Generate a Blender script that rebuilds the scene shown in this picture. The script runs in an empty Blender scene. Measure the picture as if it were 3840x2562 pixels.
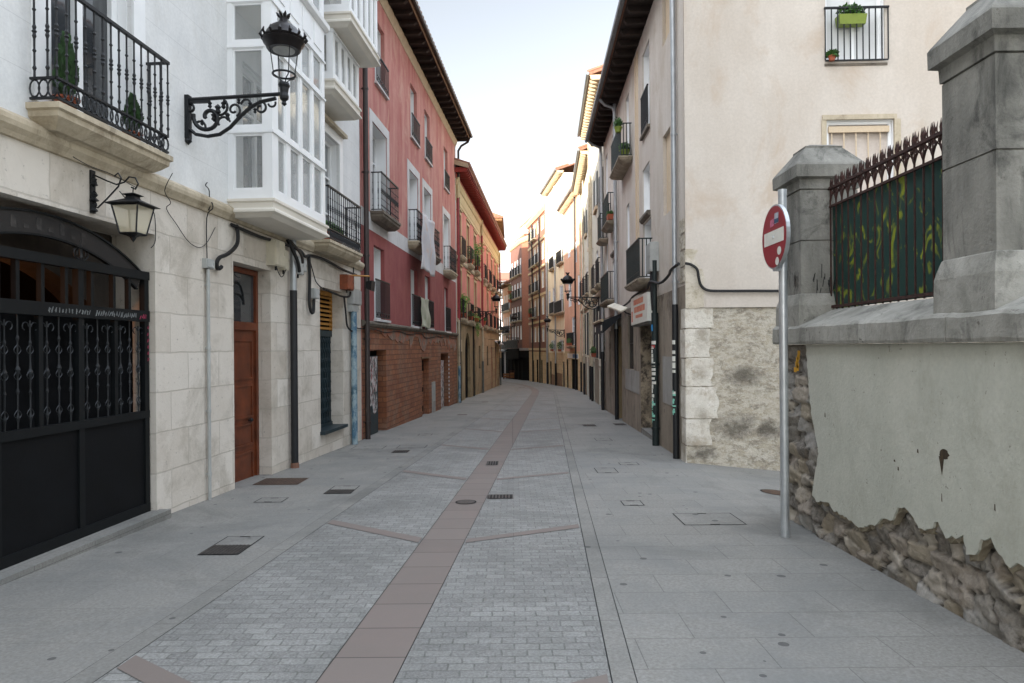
import bpy, math, random
from mathutils import Vector, Matrix
random.seed(7)
S = bpy.context.scene
COL = S.collection
PI = math.pi
SL = .0223                                     # the street falls away gently from the camera
def G(y): return -SL*y

# ---------------------------------------------------------------- frames
class Fr:
    """facade frame: u runs along the wall, n out of it, z up from the ground at its start"""
    def __init__(s, x, y, h, side, z0=None):
        s.x, s.y = x, y
        s.dx, s.dy = math.sin(h), math.cos(h)
        s.nx, s.ny = (s.dy, -s.dx) if side < 0 else (-s.dy, s.dx)
        s.z0 = G(y) if z0 is None else z0
        s.h = h
    def w(s, u, n, z):
        return Vector((s.x+u*s.dx+n*s.nx, s.y+u*s.dy+n*s.ny, z+s.z0))
    def seg(s, u0, side):
        p = s.w(u0, 0, 0); return Fr(p.x, p.y, s.h, side, s.z0)
W = Fr(0, 0, PI/2, 1, 0)                       # world axes: u = x, n = y, z = z

def rotm(ax, a): return Matrix.Rotation(a, 3, ax)

class MB:
    def __init__(s, F=W): s.F = F; s.v = []; s.f = []; s.uv = []; s.mi = []; s.m = 0
    def face(s, pts, uvs=None, raw=False):
        """pts in frame coordinates"""
        i = len(s.v)
        if uvs is None:
            a, b, c = Vector(pts[0]), Vector(pts[1]), Vector(pts[2])
            nn = (b-a).cross(c-a)
            if abs(nn.z) > max(abs(nn.x), abs(nn.y)): uvs = [(p[0], p[1]) for p in pts]
            elif abs(nn.x) > abs(nn.y): uvs = [(p[0]+p[1], p[2]) for p in pts]
            else: uvs = [(p[0], p[2]) for p in pts]
        for p in pts: s.v.append(s.F.w(*p))
        s.f.append(tuple(range(i, i+len(pts)))); s.uv.append(uvs); s.mi.append(s.m)
    def box(s, u0, u1, n0, n1, z0, z1, skip=''):
        P = [(u0,n0,z0),(u1,n0,z0),(u1,n1,z0),(u0,n1,z0),(u0,n0,z1),(u1,n0,z1),(u1,n1,z1),(u0,n1,z1)]
        for k, q in (('b',(0,3,2,1)),('t',(4,5,6,7)),('k',(0,1,5,4)),('f',(3,7,6,2)),('l',(0,4,7,3)),('r',(1,2,6,5))):
            if k not in skip: s.face([P[i] for i in q])
    def hull(s, A, B):
        """prism between two equal rings of points"""
        n = len(A)
        s.face(list(A)); s.face(list(reversed(B)))
        for i in range(n):
            j = (i+1) % n; s.face([A[i], B[i], B[j], A[j]])
    def prof(s, u0, u1, pr):
        """(n, z) profile swept along u"""
        s.hull([(u0, a, b) for a, b in pr], [(u1, a, b) for a, b in pr])
    def tube(s, pts, r, k=6, cap=True, flat=None):
        pts = [Vector(p) for p in pts]; rs = r if isinstance(r, (list, tuple)) else [r]*len(pts)
        rings = []; up = Vector((0, 0, 1)); px = None
        for i, p in enumerate(pts):
            d = (pts[min(i+1, len(pts)-1)]-pts[max(i-1, 0)])
            if d.length < 1e-9: d = Vector((0, 0, 1))
            d.normalize()
            if px is None:
                a = up if abs(d.z) < .9 else Vector((1, 0, 0))
                px = d.cross(a).normalized()
            px = (px - d*px.dot(d))
            if px.length < 1e-6: px = d.orthogonal()
            px.normalize(); py = d.cross(px)
            rings.append([p+px*math.cos(2*PI*j/k)*rs[i]+py*math.sin(2*PI*j/k)*rs[i] for j in range(k)])
        for a, b in zip(rings, rings[1:]):
            for j in range(k):
                l = (j+1) % k; s.face([a[j], a[l], b[l], b[j]])
        if cap: s.face(list(reversed(rings[0]))); s.face(rings[-1])
    def lathe(s, c, pr, k=16, a0=0):
        """pr: (radius, z)"""
        R = [[(c[0]+r*math.cos(a0+2*PI*j/k), c[1]+r*math.sin(a0+2*PI*j/k), c[2]+z) for j in range(k)] for r, z in pr]
        for a, b in zip(R, R[1:]):
            for j in range(k):
                l = (j+1) % k; s.face([a[j], a[l], b[l], b[j]])
        if pr[0][0] > 1e-4: s.face(list(reversed(R[0])))
        if pr[-1][0] > 1e-4: s.face(R[-1])
    def grid(s, fn, nu, nv, uvf=None):
        P = [[fn(i/nu, j/nv) for j in range(nv+1)] for i in range(nu+1)]
        for i in range(nu):
            for j in range(nv):
                q = [P[i][j], P[i+1][j], P[i+1][j+1], P[i][j+1]]
                s.face(q, [(p[0], p[2]) for p in q] if uvf is None else [uvf(p) for p in q])
    def build(s, name, mat, parent=None, smooth=False, loc=None, weld=False):
        me = bpy.data.meshes.new(name)
        if parent is not None:
            r = parent
            while r.parent: r = r.parent
            org = r.location.copy(); inv = Matrix.Rotation(-r.rotation_euler.z, 3, 'Z')
            V = [inv @ (p-org) for p in s.v]
        else:
            if loc is None:
                xs = [p.x for p in s.v]; ys = [p.y for p in s.v]; zs = [p.z for p in s.v]
                loc = Vector(((min(xs)+max(xs))/2, (min(ys)+max(ys))/2, min(zs)))
            V = [p-loc for p in s.v]
        me.from_pydata([tuple(p) for p in V], [], s.f)
        uvl = me.uv_layers.new(name='UVMap'); k = 0
        flat = [c for f in s.uv for uv in f for c in uv]
        uvl.data.foreach_set('uv', flat)
        ms = mat if isinstance(mat, (list, tuple)) else [mat]
        for m in ms: me.materials.append(m)
        if len(ms) > 1: me.polygons.foreach_set('material_index', s.mi)
        if weld or smooth:
            import bmesh
            b = bmesh.new(); b.from_mesh(me)
            bmesh.ops.remove_doubles(b, verts=b.verts, dist=1e-5)
            b.to_mesh(me); b.free()
        if smooth:
            me.polygons.foreach_set('use_smooth', [True]*len(me.polygons))
            try: me.set_sharp_from_angle(angle=math.radians(40))
            except Exception: pass
        me.update()
        o = bpy.data.objects.new(name, me); COL.objects.link(o)
        if parent is not None: o.parent = parent
        else: o.location = loc
        return o

def tag(o, label=None, cat=None, group=None, kind=None):
    if label: o['label'] = label
    if cat: o['category'] = cat
    if group: o['group'] = group
    if kind: o['kind'] = kind
    return o
def root(name, label, cat, loc, rz=0, group=None):
    o = bpy.data.objects.new(name, None); COL.objects.link(o)
    o.empty_display_size = .2
    o.location = loc; o.rotation_euler = (0, 0, rz)
    return tag(o, label, cat, group)
def froot(name, label, cat, F, u=0, group=None, z=0, n=0):
    return root(name, label, cat, F.w(u, n, z), -F.h, group)
def copy_tree(o, parent=None, loc=None, rz=None):
    c = o.copy(); COL.objects.link(c)
    if parent: c.parent = parent
    if loc is not None: c.location = loc
    if rz is not None: c.rotation_euler = (0, 0, rz)
    for ch in [x for x in COL.objects if x.parent == o]: copy_tree(ch, c)
    return c

# ---------------------------------------------------------------- materials
def hexc(h):
    h = h.lstrip('#'); r = [int(h[i:i+2], 16)/255 for i in (0, 2, 4)]
    return tuple([(c/12.92 if c <= .04045 else ((c+.055)/1.055)**2.4) for c in r]+[1])
def C(c): return hexc(c) if isinstance(c, str) else (tuple(c)+(1,) if len(c) == 3 else c)
class NT:
    def __init__(s, name):
        s.m = bpy.data.materials.new(name); s.m.use_nodes = True; s.t = s.m.node_tree
        s.b = s.t.nodes['Principled BSDF']; s.geo = s.t.nodes.new('ShaderNodeNewGeometry'); s._pos = {}
    def n(s, t, **k):
        x = s.t.nodes.new(t)
        for a, v in k.items(): setattr(x, a, v)
        return x
    def l(s, a, b): s.t.links.new(a, b)
    def pos(s, sc=(1, 1, 1)):
        if sc in s._pos: return s._pos[sc]
        m = s.n('ShaderNodeMapping'); m.inputs['Scale'].default_value = sc
        s.l(s.geo.outputs['Position'], m.inputs['Vector']); s._pos[sc] = m.outputs[0]; return m.outputs[0]
    def noise(s, scale, detail=4, rough=.55, sc=(1, 1, 1), dist=0):
        x = s.n('ShaderNodeTexNoise'); x.inputs['Scale'].default_value = scale; x.inputs['Detail'].default_value = detail
        x.inputs['Roughness'].default_value = rough; x.inputs['Distortion'].default_value = dist
        s.l(s.pos(sc), x.inputs['Vector']); return x.outputs['Fac']
    def ramp(s, f, a, b, ca=(0, 0, 0, 1), cb=(1, 1, 1, 1)):
        x = s.n('ShaderNodeValToRGB'); e = x.color_ramp.elements
        e[0].position, e[0].color, e[1].position, e[1].color = a, ca, b, cb
        s.l(f, x.inputs[0]); return x.outputs[0]
    def mix(s, f, a, b, mode='MIX'):
        x = s.n('ShaderNodeMix', data_type='RGBA', blend_type=mode)
        for i, v in ((0, f), (6, a), (7, b)):
            if isinstance(v, (int, float)): x.inputs[i].default_value = v
            elif isinstance(v, tuple): x.inputs[i].default_value = v
            else: s.l(v, x.inputs[i])
        return x.outputs[2]
    def math(s, op, a, b=0.):
        x = s.n('ShaderNodeMath', operation=op)
        for i, v in ((0, a), (1, b)):
            if isinstance(v, (int, float)): x.inputs[i].default_value = v
            else: s.l(v, x.inputs[i])
        return x.outputs[0]
    def bump(s, h, strength, dist=.02):
        x = s.n('ShaderNodeBump'); x.inputs['Strength'].default_value = strength; x.inputs['Distance'].default_value = dist
        s.l(h, x.inputs['Height'])
        if s.b.inputs['Normal'].is_linked: s.l(s.b.inputs['Normal'].links[0].from_socket, x.inputs['Normal'])
        s.l(x.outputs[0], s.b.inputs['Normal'])
    def brick(s, w, h, mortar, off=.5, smooth=.1, warp=.0, ws=6, freq=2, bias=0.):
        x = s.n('ShaderNodeTexBrick'); uv = s.n('ShaderNodeUVMap')
        v = uv.outputs[0]
        if warp:
            nz = s.n('ShaderNodeTexNoise'); nz.inputs['Scale'].default_value = ws; nz.inputs['Detail'].default_value = 2
            s.l(v, nz.inputs['Vector'])
            sub = s.n('ShaderNodeVectorMath', operation='SUBTRACT'); s.l(nz.outputs['Color'], sub.inputs[0]); sub.inputs[1].default_value = (.5, .5, .5)
            mu = s.n('ShaderNodeVectorMath', operation='SCALE'); s.l(sub.outputs[0], mu.inputs[0]); mu.inputs['Scale'].default_value = warp
            ad = s.n('ShaderNodeVectorMath', operation='ADD'); s.l(v, ad.inputs[0]); s.l(mu.outputs[0], ad.inputs[1]); v = ad.outputs[0]
        s.l(v, x.inputs['Vector'])
        x.inputs['Scale'].default_value = 1; x.inputs['Brick Width'].default_value = w; x.inputs['Row Height'].default_value = h
        x.inputs['Mortar Size'].default_value = mortar; x.inputs['Mortar Smooth'].default_value = smooth; x.offset = off
        x.offset_frequency = freq; x.inputs['Bias'].default_value = bias
        x.inputs['Color1'].default_value = (0, 0, 0, 1); x.inputs['Color2'].default_value = (1, 1, 1, 1); x.inputs['Mortar'].default_value = (.5, .5, .5, 1)
        return x
    def done(s, col, rough=.8, metal=0., spec=None):
        if isinstance(col, tuple): s.b.inputs['Base Color'].default_value = col
        else: s.l(col, s.b.inputs['Base Color'])
        if isinstance(rough, (int, float)): s.b.inputs['Roughness'].default_value = rough
        else: s.l(rough, s.b.inputs['Roughness'])
        s.b.inputs['Metallic'].default_value = metal
        if spec is not None: s.b.inputs['Specular IOR Level'].default_value = spec
        return s.m
_M = {}
def plain(name, c, rough=.6, metal=0., var=.12, scale=8, bump=0., spec=None, grime=0.):
    """a painted or cast surface with a little variation in tone"""
    if name in _M: return _M[name]
    t = NT(name); c = C(c); f = t.noise(scale, 5, .6)
    lo = tuple(x*(1-var*1.6) for x in c[:3])+(1,); hi = tuple(min(1, x*(1+var)) for x in c[:3])+(1,)
    col = t.ramp(f, .3, .7, lo, hi)
    if grime:
        g = t.ramp(t.noise(3, 6, .7, (1, 1, .35)), .45, .75)
        col = t.mix(t.math('MULTIPLY', g, grime), col, C('#4a4238'))
    if bump: t.bump(t.noise(scale*6, 4), bump, .01)
    _M[name] = t.done(col, rough, metal, spec); return _M[name]
def plaster(name, c1, c2, streak=.5, scale=1.5, bump=.25, rough=.9, stain=None, stain_amt=.5, lines=0, sz=(1, 1, .25), speck=0.):
    """weathered render: cloudy tone, vertical runs, patches of dirt and fine grain"""
    t = NT(name); c1, c2 = C(c1), C(c2)
    cloud = t.noise(scale, 6, .62, dist=.4); run = t.noise(scale*2.2, 5, .6, sz)
    f = t.ramp(t.math('ADD', t.math('MULTIPLY', cloud, 1-streak), t.math('MULTIPLY', run, streak)), .36, .64)
    col = t.mix(f, c1, c2)
    col = t.mix(t.ramp(t.noise(26, 5, .7), .35, .7), col, t.mix(.12, col, (0.02, .02, .02, 1)))
    if stain:
        g = t.ramp(t.noise(scale*1.4, 8, .72, (1, 1, .6), .6), .52, .66)
        col = t.mix(t.math('MULTIPLY', g, stain_amt), col, C(stain))
    if speck:
        g = t.ramp(t.noise(14, 3, .8), .66, .7); col = t.mix(t.math('MULTIPLY', g, speck), col, (.06, .05, .04, 1))
    if lines:
        b = t.brick(40, lines, .004, 0); col = t.mix(t.math('MULTIPLY', b.outputs['Fac'], .35), col, t.mix(.5, col, (.1, .1, .1, 1)))
    t.bump(t.noise(40, 6, .65), bump, .012); t.bump(t.noise(4, 3), bump*.6, .03)
    return t.done(col, rough)
def masonry(name, c1, c2, mort, w, h, ms, warp=.0, bump=.6, dist=.01, stain=None, stain_amt=.5, rough=.88, ws=6, off=.5, mamt=1., sscale=1.2, pit=0., freq=2):
    """coursed stone or brick over the UVs, which are metres"""
    t = NT(name); b = t.brick(w, h, ms, off, .15, warp, ws, freq)
    per = t.ramp(b.outputs['Color'], .0, 1., C(c1), C(c2))
    col = t.mix(t.ramp(t.noise(5, 6, .65), .3, .72), per, t.mix(.55, per, C(c1)))
    if stain:
        g = t.ramp(t.noise(sscale, 8, .72, dist=.5), .48, .66); col = t.mix(t.math('MULTIPLY', g, stain_amt), col, C(stain))
    if pit:
        g = t.ramp(t.noise(17, 4, .75), .62, .72); col = t.mix(t.math('MULTIPLY', g, pit), col, t.mix(.7, col, (.05, .04, .03, 1)))
    col = t.mix(t.math('MULTIPLY', b.outputs['Fac'], mamt), col, C(mort))
    inv = t.math('SUBTRACT', 1, b.outputs['Fac'])
    t.bump(t.noise(30, 6, .7), bump*.5, .01); t.bump(inv, bump, dist)
    return t.done(col, rough)
def mottled(name, cols, scale=1.6, bump=1., dist=.03, rough=.92, sc=(1, 1, 1), fine=9):
    """patchy decayed wall: several tones broken up by layered noise"""
    t = NT(name); col = C(cols[0])
    for i, c in enumerate(cols[1:]):
        x = t.n('ShaderNodeTexNoise'); x.inputs['Scale'].default_value = scale*(1+.55*i); x.inputs['Detail'].default_value = 9
        x.inputs['Roughness'].default_value = .74; x.inputs['Distortion'].default_value = .15
        m = t.n('ShaderNodeMapping'); m.inputs['Scale'].default_value = sc; m.inputs['Location'].default_value = (i*7.3, i*3.1, i*5.7)
        t.l(t.geo.outputs['Position'], m.inputs[0]); t.l(m.outputs[0], x.inputs['Vector'])
        col = t.mix(t.ramp(x.outputs['Fac'], .47, .57+.03*(i % 2)), col, C(c))
    col = t.mix(t.ramp(t.noise(fine*2.4, 6, .75), .58, .7), col, t.mix(.6, col, (.03, .025, .02, 1)))
    v = t.n('ShaderNodeTexVoronoi'); v.inputs['Scale'].default_value = fine*.55; t.l(t.pos((1, 1, 1.7)), v.inputs['Vector'])
    t.bump(t.noise(fine, 8, .75), bump, dist); t.bump(t.noise(fine*5, 5, .7), bump*.5, .008)
    return t.done(col, rough)
def glass(name, c=(.02, .025, .03), rough=.04, alpha=1):
    t = NT(name); f = t.noise(1.2, 2); col = t.ramp(f, .3, .7, C(tuple(x*.6 for x in c)), C(c))
    t.b.inputs['Specular IOR Level'].default_value = .9
    return t.done(col, rough)
# ---------------------------------------------------------------- the palette
m_render = plaster('white_render', '#e6e6e4', '#d6d7d6', .35, 1.2, .12, .85, '#bdb9b0', .25, lines=.42)
m_ashlar = masonry('pale_ashlar', '#d6cfc4', '#b9afa1', '#a79f92', .74, .45, .008, .035, .8, .009, '#9c9384', .6, pit=.75, mamt=.5, sscale=1.6, ws=3)
m_ashlar_rough = masonry('rough_ashlar', '#b5ada0', '#9d9484', '#c4bcae', .6, .42, .012, .03, .9, .012, '#6d655a', .5, pit=.8)
m_mould = plaster('stone_moulding', '#c9bda6', '#ab9d85', .6, 2.4, .3, .85, '#6f624f', .55)
m_whitewood = plain('white_painted_wood', '#e9eaea', .45, var=.03, scale=3)
m_soffit = plain('white_painted_soffit', '#dcd6ca', .7, var=.05, scale=2)
m_red = plaster('red_render', '#a85f58', '#c48f84', .65, 1.1, .2, .92, '#c9a593', .5, sz=(1, 1, .16))
m_redlow = plaster('deep_red_render', '#873f40', '#9c5853', .5, 1.3, .25, .92, '#7c3030', .4, sz=(1, 1, .2))
m_whiteband = plaster('white_band', '#d6d5d4', '#c4c2c0', .5, 2, .2, .9, '#a39b92', .3)
m_cornerwhite = m_whiteband
m_redbrick = masonry('hollow_clay_brick', '#98603f', '#71432e', '#4f3427', .30, .135, .012, .045, 1., .014, '#87705f', .6, pit=.5, mamt=.6, sscale=.9)
m_brickgrey = mottled('patched_mortar', ['#96604a', '#8d8377', '#a8583a', '#78695c'], 1.5, .8, .02)
m_ledge = plaster('grey_ledge', '#7d7468', '#5d554b', .5, 3, .6, .9, '#2f2a25', .5)
m_yred = plaster('salmon_red_render', '#c06e67', '#cd8a7c', .45, 1.2, .15, .9, '#bd5f52', .3)
m_yel = plaster('yellow_trim', '#cbbb97', '#bba780', .45, 2, .15, .88, '#ab8f57', .3)
m_sand = plaster('sandstone_ground_floor', '#a89575', '#877354', .55, 1.4, .5, .9, '#54402c', .6, sz=(1, 1, .2), speck=.4)
m_sand2 = masonry('sandstone_blocks', '#ac987a', '#978065', '#82705a', .8, .42, .01, .015, .5, .006, '#6a5138', .5)
m_beige = plaster('pink_beige_render', '#cdc4b9', '#bdb2a5', .5, .7, .14, .93, '#b3a08c', .6)
m_beigef = plaster('beige_front_render', '#cdc5bb', '#bcb1a4', .55, 1.1, .18, .93, '#a6967f', .45, sz=(1, 1, .18))
m_niche = plaster('cream_niche', '#d3c0a6', '#c9b496', .4, 1.4, .1, .93)
m_stained = plaster('stained_grey_render', '#9a8e7e', '#7d7162', .6, 1.6, .5, .92, '#453b31', .7, sz=(1, 1, .2), speck=.5)
def damp(m, pts, c, amt):
    """old dark damp stains at given places on a wall"""
    nt = m.node_tree; b = nt.nodes['Principled BSDF']; base = b.inputs['Base Color'].links[0].from_socket
    geo = nt.nodes.new('ShaderNodeNewGeometry'); nz = nt.nodes.new('ShaderNodeTexNoise'); nz.inputs['Scale'].default_value = 5; nz.inputs['Detail'].default_value = 8; nz.inputs['Roughness'].default_value = .75
    nt.links.new(geo.outputs['Position'], nz.inputs['Vector'])
    for (x, y, z, rx, rz) in pts:
        s = nt.nodes.new('ShaderNodeVectorMath'); s.operation = 'SUBTRACT'; nt.links.new(geo.outputs['Position'], s.inputs[0]); s.inputs[1].default_value = (x, y, z)
        d = nt.nodes.new('ShaderNodeVectorMath'); d.operation = 'DIVIDE'; nt.links.new(s.outputs[0], d.inputs[0]); d.inputs[1].default_value = (rx, 3, rz)
        l = nt.nodes.new('ShaderNodeVectorMath'); l.operation = 'LENGTH'; nt.links.new(d.outputs[0], l.inputs[0])
        a = nt.nodes.new('ShaderNodeMath'); a.operation = 'SUBTRACT'; a.inputs[0].default_value = 1.45; nt.links.new(l.outputs['Value'], a.inputs[1])
        q = nt.nodes.new('ShaderNodeMath'); q.operation = 'MULTIPLY'; nt.links.new(a.outputs[0], q.inputs[0]); nt.links.new(nz.outputs['Fac'], q.inputs[1])
        r = nt.nodes.new('ShaderNodeMapRange'); nt.links.new(q.outputs[0], r.inputs['Value']); r.inputs[1].default_value = .3; r.inputs[2].default_value = .62; r.inputs[3].default_value = 0; r.inputs[4].default_value = amt
        m_ = nt.nodes.new('ShaderNodeMix'); m_.data_type = 'RGBA'; nt.links.new(r.outputs[0], m_.inputs[0]); nt.links.new(base, m_.inputs[6]); m_.inputs[7].default_value = C(c); base = m_.outputs[2]
    nt.links.new(base, b.inputs['Base Color'])
m_decay = mottled('decayed_stone_wall', ['#b5ab98', '#c9c2b4', '#a49a87', '#b1a692', '#8d8475', '#c0b8a8'], 2.3, 1.4, .03, sc=(1, 1, 1.9), fine=10)
m_quoin = mottled('limewashed_quoin', ['#c9c2b5', '#d6d0c5', '#b3a896', '#cec8bb'], 2.9, 1., .02, fine=11)
damp(m_decay, [(3.75, 11.4, .35, .55, .3), (3.2, 11.4, -.1, .35, .2), (4.3, 11.4, .3, .3, .25), (3.9, 11.4, 1.2, .5, .25)], '#4c463c', .75)
damp(m_quoin, [(3.0, 11.4, .0, .5, .3), (3.15, 11.4, 1.25, .2, .2), (3.2, 11.4, 1.85, .18, .25), (3.2, 11.4, .55, .16, .2)], '#8d8271', .7)
m_exposed = mottled('bare_corner_stone', ['#c0b6a4', '#cbc2b3', '#aea38f', '#c4bbaa'], 2.6, .8, .02, fine=10)
m_decaydark = mottled('dark_decayed_wall', ['#8e7f6b', '#6b5f4f', '#a6967f', '#4c433a'], 1.6, .9, .03, fine=7)
m_cement = plaster('grey_cement', '#a3a09a', '#8f8c86', .4, 2, .4, .92, '#6b6761', .4)
m_white2 = plaster('cream_white_render', '#dcd8c8', '#cbc6b4', .5, 1.1, .2, .9, '#a39c86', .45, sz=(1, 1, .2))
m_white2low = plaster('worn_cream_ground_floor', '#a59a87', '#857a68', .55, 1.4, .5, .9, '#4a4238', .7, speck=.4)
m_salmon = plaster('salmon_render', '#d8ab8f', '#cc9b7d', .4, 1.2, .15, .9, '#bd8065', .3)
m_cream = plaster('cream_render', '#ece0c4', '#e4d3ae', .4, 1, .15, .9, '#c3a271', .35)
m_creamlow = masonry('cream_blocks', '#cdb68e', '#bfa67c', '#a68e68', .7, .38, .008, .01, .4, .005, '#8a7150', .4)
m_brown_plinth = plaster('brown_plinth', '#8c6e50', '#74573c', .5, 2, .4, .9, '#4b3726', .5)
m_fbrick = masonry('far_red_brick', '#86594a', '#744a3c', '#7b6052', .26, .075, .008, 0, .4, .004, '#7c4a36', .3)
m_fbrick2 = masonry('far_brown_brick', '#6d4a40', '#5e3e35', '#66514a', .26, .075, .008, 0, .4, .004, '#6a3e30', .3)
m_plainbrick = masonry('far_orange_brick', '#96604a', '#87523d', '#84604e', .26, .075, .008, 0, .4, .004, '#8c4f36', .3)
m_tile = plaster('clay_roof_tile', '#9a6a54', '#7a5747', .4, 5, .5, .9, '#5c4a3c', .6)
m_darkwood = plain('dark_eaves_wood', '#2a1d16', .8, var=.3, scale=6, bump=.4)
m_ochrewood = plain('weathered_rafter', '#7a5a3c', .8, var=.2, scale=6, bump=.4)
m_redwood = plain('red_painted_rafter', '#8e2f26', .65, var=.15, scale=6, bump=.2)
m_yelwood = plain('cream_painted_rafter', '#b5a488', .7, var=.1, scale=6, bump=.2)
m_gutter = plain('zinc_gutter', '#8f9497', .4, .6, .12, 6)
m_browngutter = plain('brown_downpipe_paint', '#3b3230', .45, .1, .15, 5)
m_zinc = plain('galvanised_pipe', '#a9adb0', .38, .55, .1, 5)
m_black = plain('black_pipe', '#14161a', .5, var=.3, scale=6)
m_iron = plain('black_ironwork', '#15171a', .5, .2, .25, 20)
m_iron2 = plain('dark_green_ironwork', '#1f2a2a', .5, .2, .2, 20)
m_rust = plain('rusty_iron', '#3a211a', .85, .1, .4, 25, .5)
m_gatep = plain('blue_black_gate_paint', '#05070a', .65, .0, .3, 4, .1, .2)
m_gatetrim = plain('gate_frame_paint', '#0a0e10', .6, .0, .2, 6, 0, .25)
m_door = plain('varnished_brown_door', '#642f15', .5, var=.3, scale=4)
m_door2 = plain('brown_door_rail', '#5d2610', .45, var=.2, scale=4)
m_teal = plain('dark_teal_metal', '#1d3138', .5, .2, .25, 6, grime=.3)
m_louvre = plain('ochre_louvre', '#a8752f', .6, var=.2, scale=8)
m_glass = glass('window_glass', (.05, .055, .06))
m_glassb = glass('reflective_glass', (.28, .3, .31), .05)
m_glassd = glass('dark_glass', (.012, .014, .016), .08)
m_blind = plain('pale_blind', '#cfd0cf', .7, var=.05, scale=3)
m_blindb = plaster('beige_roller_blind', '#cfc4ba', '#c4b8ad', .3, 3, .1, .7)
m_shut = plain('dark_shutter', '#1d2122', .6, var=.2, scale=5)
m_gshut = plain('grey_shutter', '#5c5f5c', .6, var=.15, scale=5)
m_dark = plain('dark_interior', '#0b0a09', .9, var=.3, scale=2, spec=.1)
m_front = plain('black_shopfront', '#101113', .85, var=.4, scale=3, spec=.12)
m_box = plain('cream_meter_box', '#c9c2ae', .55, var=.08, scale=6, grime=.35)
m_boxg = plain('grey_meter_box', '#a9aba8', .5, var=.08, scale=6, grime=.35)
m_boxr = plain('rusty_orange_box', '#8a4526', .6, var=.25, scale=10, grime=.4)
m_lampg = plain('dark_bronze_lamp', '#1a1516', .42, .5, .3, 14)
m_leaf = plain('green_leaf', '#3d6328', .6, var=.4, scale=9)
m_leafd = plain('conifer_leaf', '#28491f', .65, var=.45, scale=9)
m_leafy = plain('light_green_leaf', '#6f8f3a', .6, var=.35, scale=9)
m_flower = plain('red_flower', '#a3262a', .6, var=.3, scale=20)
m_terra = plain('terracotta_pot', '#9c5238', .8, var=.12, scale=10, bump=.2)
m_limepot = plain('lime_green_pot', '#75852c', .45, var=.08, scale=10)
m_signred = plain('sign_red', '#8a1c28', .42, var=.08, scale=10)
m_signwhite = plain('sign_white', '#d6d5cb', .45, var=.05, scale=10, grime=.1)
m_pole = plain('galvanised_post', '#b1b5b7', .36, .6, .1, 7)
m_capst = plaster('weathered_coping', '#9f9d95', '#797870', .45, 2.6, .7, .92, '#3d3c37', .6, sz=(1, 1, .5), speck=.7)
m_pillar = plaster('weathered_pillar', '#8a8880', '#5b5a54', .6, 2.2, .6, .92, '#262622', .8, sz=(1, 1, .22), speck=.5)
m_greyplaster = plaster('grey_green_render', '#b5b5a9', '#a6a79b', .3, 1.3, .4, .85, '#8d8c7e', .4, speck=.5)
def paving(name, c1, c2, mort, w, h, ms, stain, mamt):
    t = NT(name); b = t.brick(w, h, ms, .5, .15, .006, 2); per = t.ramp(b.outputs['Color'], 0, 1, C(c1), C(c2))
    col = t.mix(t.ramp(t.noise(45, 5, .7), .3, .7), per, t.mix(.22, per, (.6, .6, .6, 1)))
    g = t.ramp(t.noise(.9, 7, .65, dist=.4), .42, .62); col = t.mix(t.math('MULTIPLY', g, .6), col, C(stain)); g2 = t.ramp(t.noise(.45, 9, .72, dist=.8), .52, .66); col = t.mix(t.math('MULTIPLY', g2, .45), col, C('#4d4e4a'))
    v = t.n('ShaderNodeTexVoronoi'); v.inputs['Scale'].default_value = 3.1; t.l(t.pos((1, 1, 0)), v.inputs['Vector'])   # old chewing gum and spots
    sz = t.ramp(t.noise(1.7, 2), .25, .6, (0, 0, 0, 1), (.11, .11, .11, 1)); sp = t.math('LESS_THAN', v.outputs['Distance'], sz)
    col = t.mix(t.math('MULTIPLY', sp, .72), col, C('#343435'))
    col = t.mix(t.math('MULTIPLY', b.outputs['Fac'], mamt), col, C(mort))
    t.bump(t.noise(55, 5, .7), .3, .004); t.bump(t.math('SUBTRACT', 1, b.outputs['Fac']), .4, .004)
    return t.done(col, .75)
def sett_mat():
    t = NT('granite_sett'); b = t.brick(.15, .09, .006, .5, .3, .022, 7)
    per = t.ramp(b.outputs['Color'], 0, 1, C('#605f5b'), C('#757570'))
    col = t.mix(t.ramp(t.noise(60, 4, .7), .35, .7), per, t.mix(.22, per, (.75, .75, .75, 1)))
    col = t.mix(t.ramp(t.noise(.5, 8, .7, dist=.6), .45, .65), col, t.mix(.4, col, C('#4d4e4b')))
    gap = t.math('MULTIPLY', b.outputs['Fac'], t.ramp(t.noise(11, 3, .7), .4, .62, (.35, .35, .35, 1)))
    col = t.mix(t.math('MULTIPLY', gap, .6), t.mix(t.math('MULTIPLY', t.ramp(t.noise(1.9, 6, .7), .5, .7), .3), col, C('#53544f')), C('#454640'))
    t.bump(t.noise(70, 4, .7), .25, .006); t.bump(t.math('SUBTRACT', 1, b.outputs['Fac']), .6, .007)
    return t.done(col, .72)
m_strip = paving('granite_kerb_strip', '#706e67', '#696760', '#494844', 8, .9, .005, '#5c5d5a', .6)
m_slab = paving('granite_slab', '#716f68', '#6a6861', '#494844', .74, .42, .0035, '#6c6d6b', .6)
m_slabL = paving('granite_slab_dark', '#716f68', '#6a6861', '#4f4e49', .9, .6, .003, '#696a68', .4)
m_sett = sett_mat()
m_band = masonry('rose_granite_slab', '#716862', '#6a615b', '#48423e', 8, .44, .006, 0, .3, .004, '#786862', .35, .75, off=0)
m_joint = plain('dark_joint', '#3c3d3b', .9, var=.3, scale=20)
m_steel = plain('worn_cover_iron', '#4a4440', .6, .4, .3, 18, .4)
m_rustc = plain('rusty_cover', '#4f3b2d', .75, .2, .3, 14, .4)
m_black2 = plain('black_gap', '#0c0c0c', .9)
m_asph = plain('earth', '#6a6a66', .95)
m_cloth = plaster('faded_banner_cloth', '#cbc8c6', '#bdbec6', .4, 2.5, .1, .85, '#d3a37c', .6)
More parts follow.
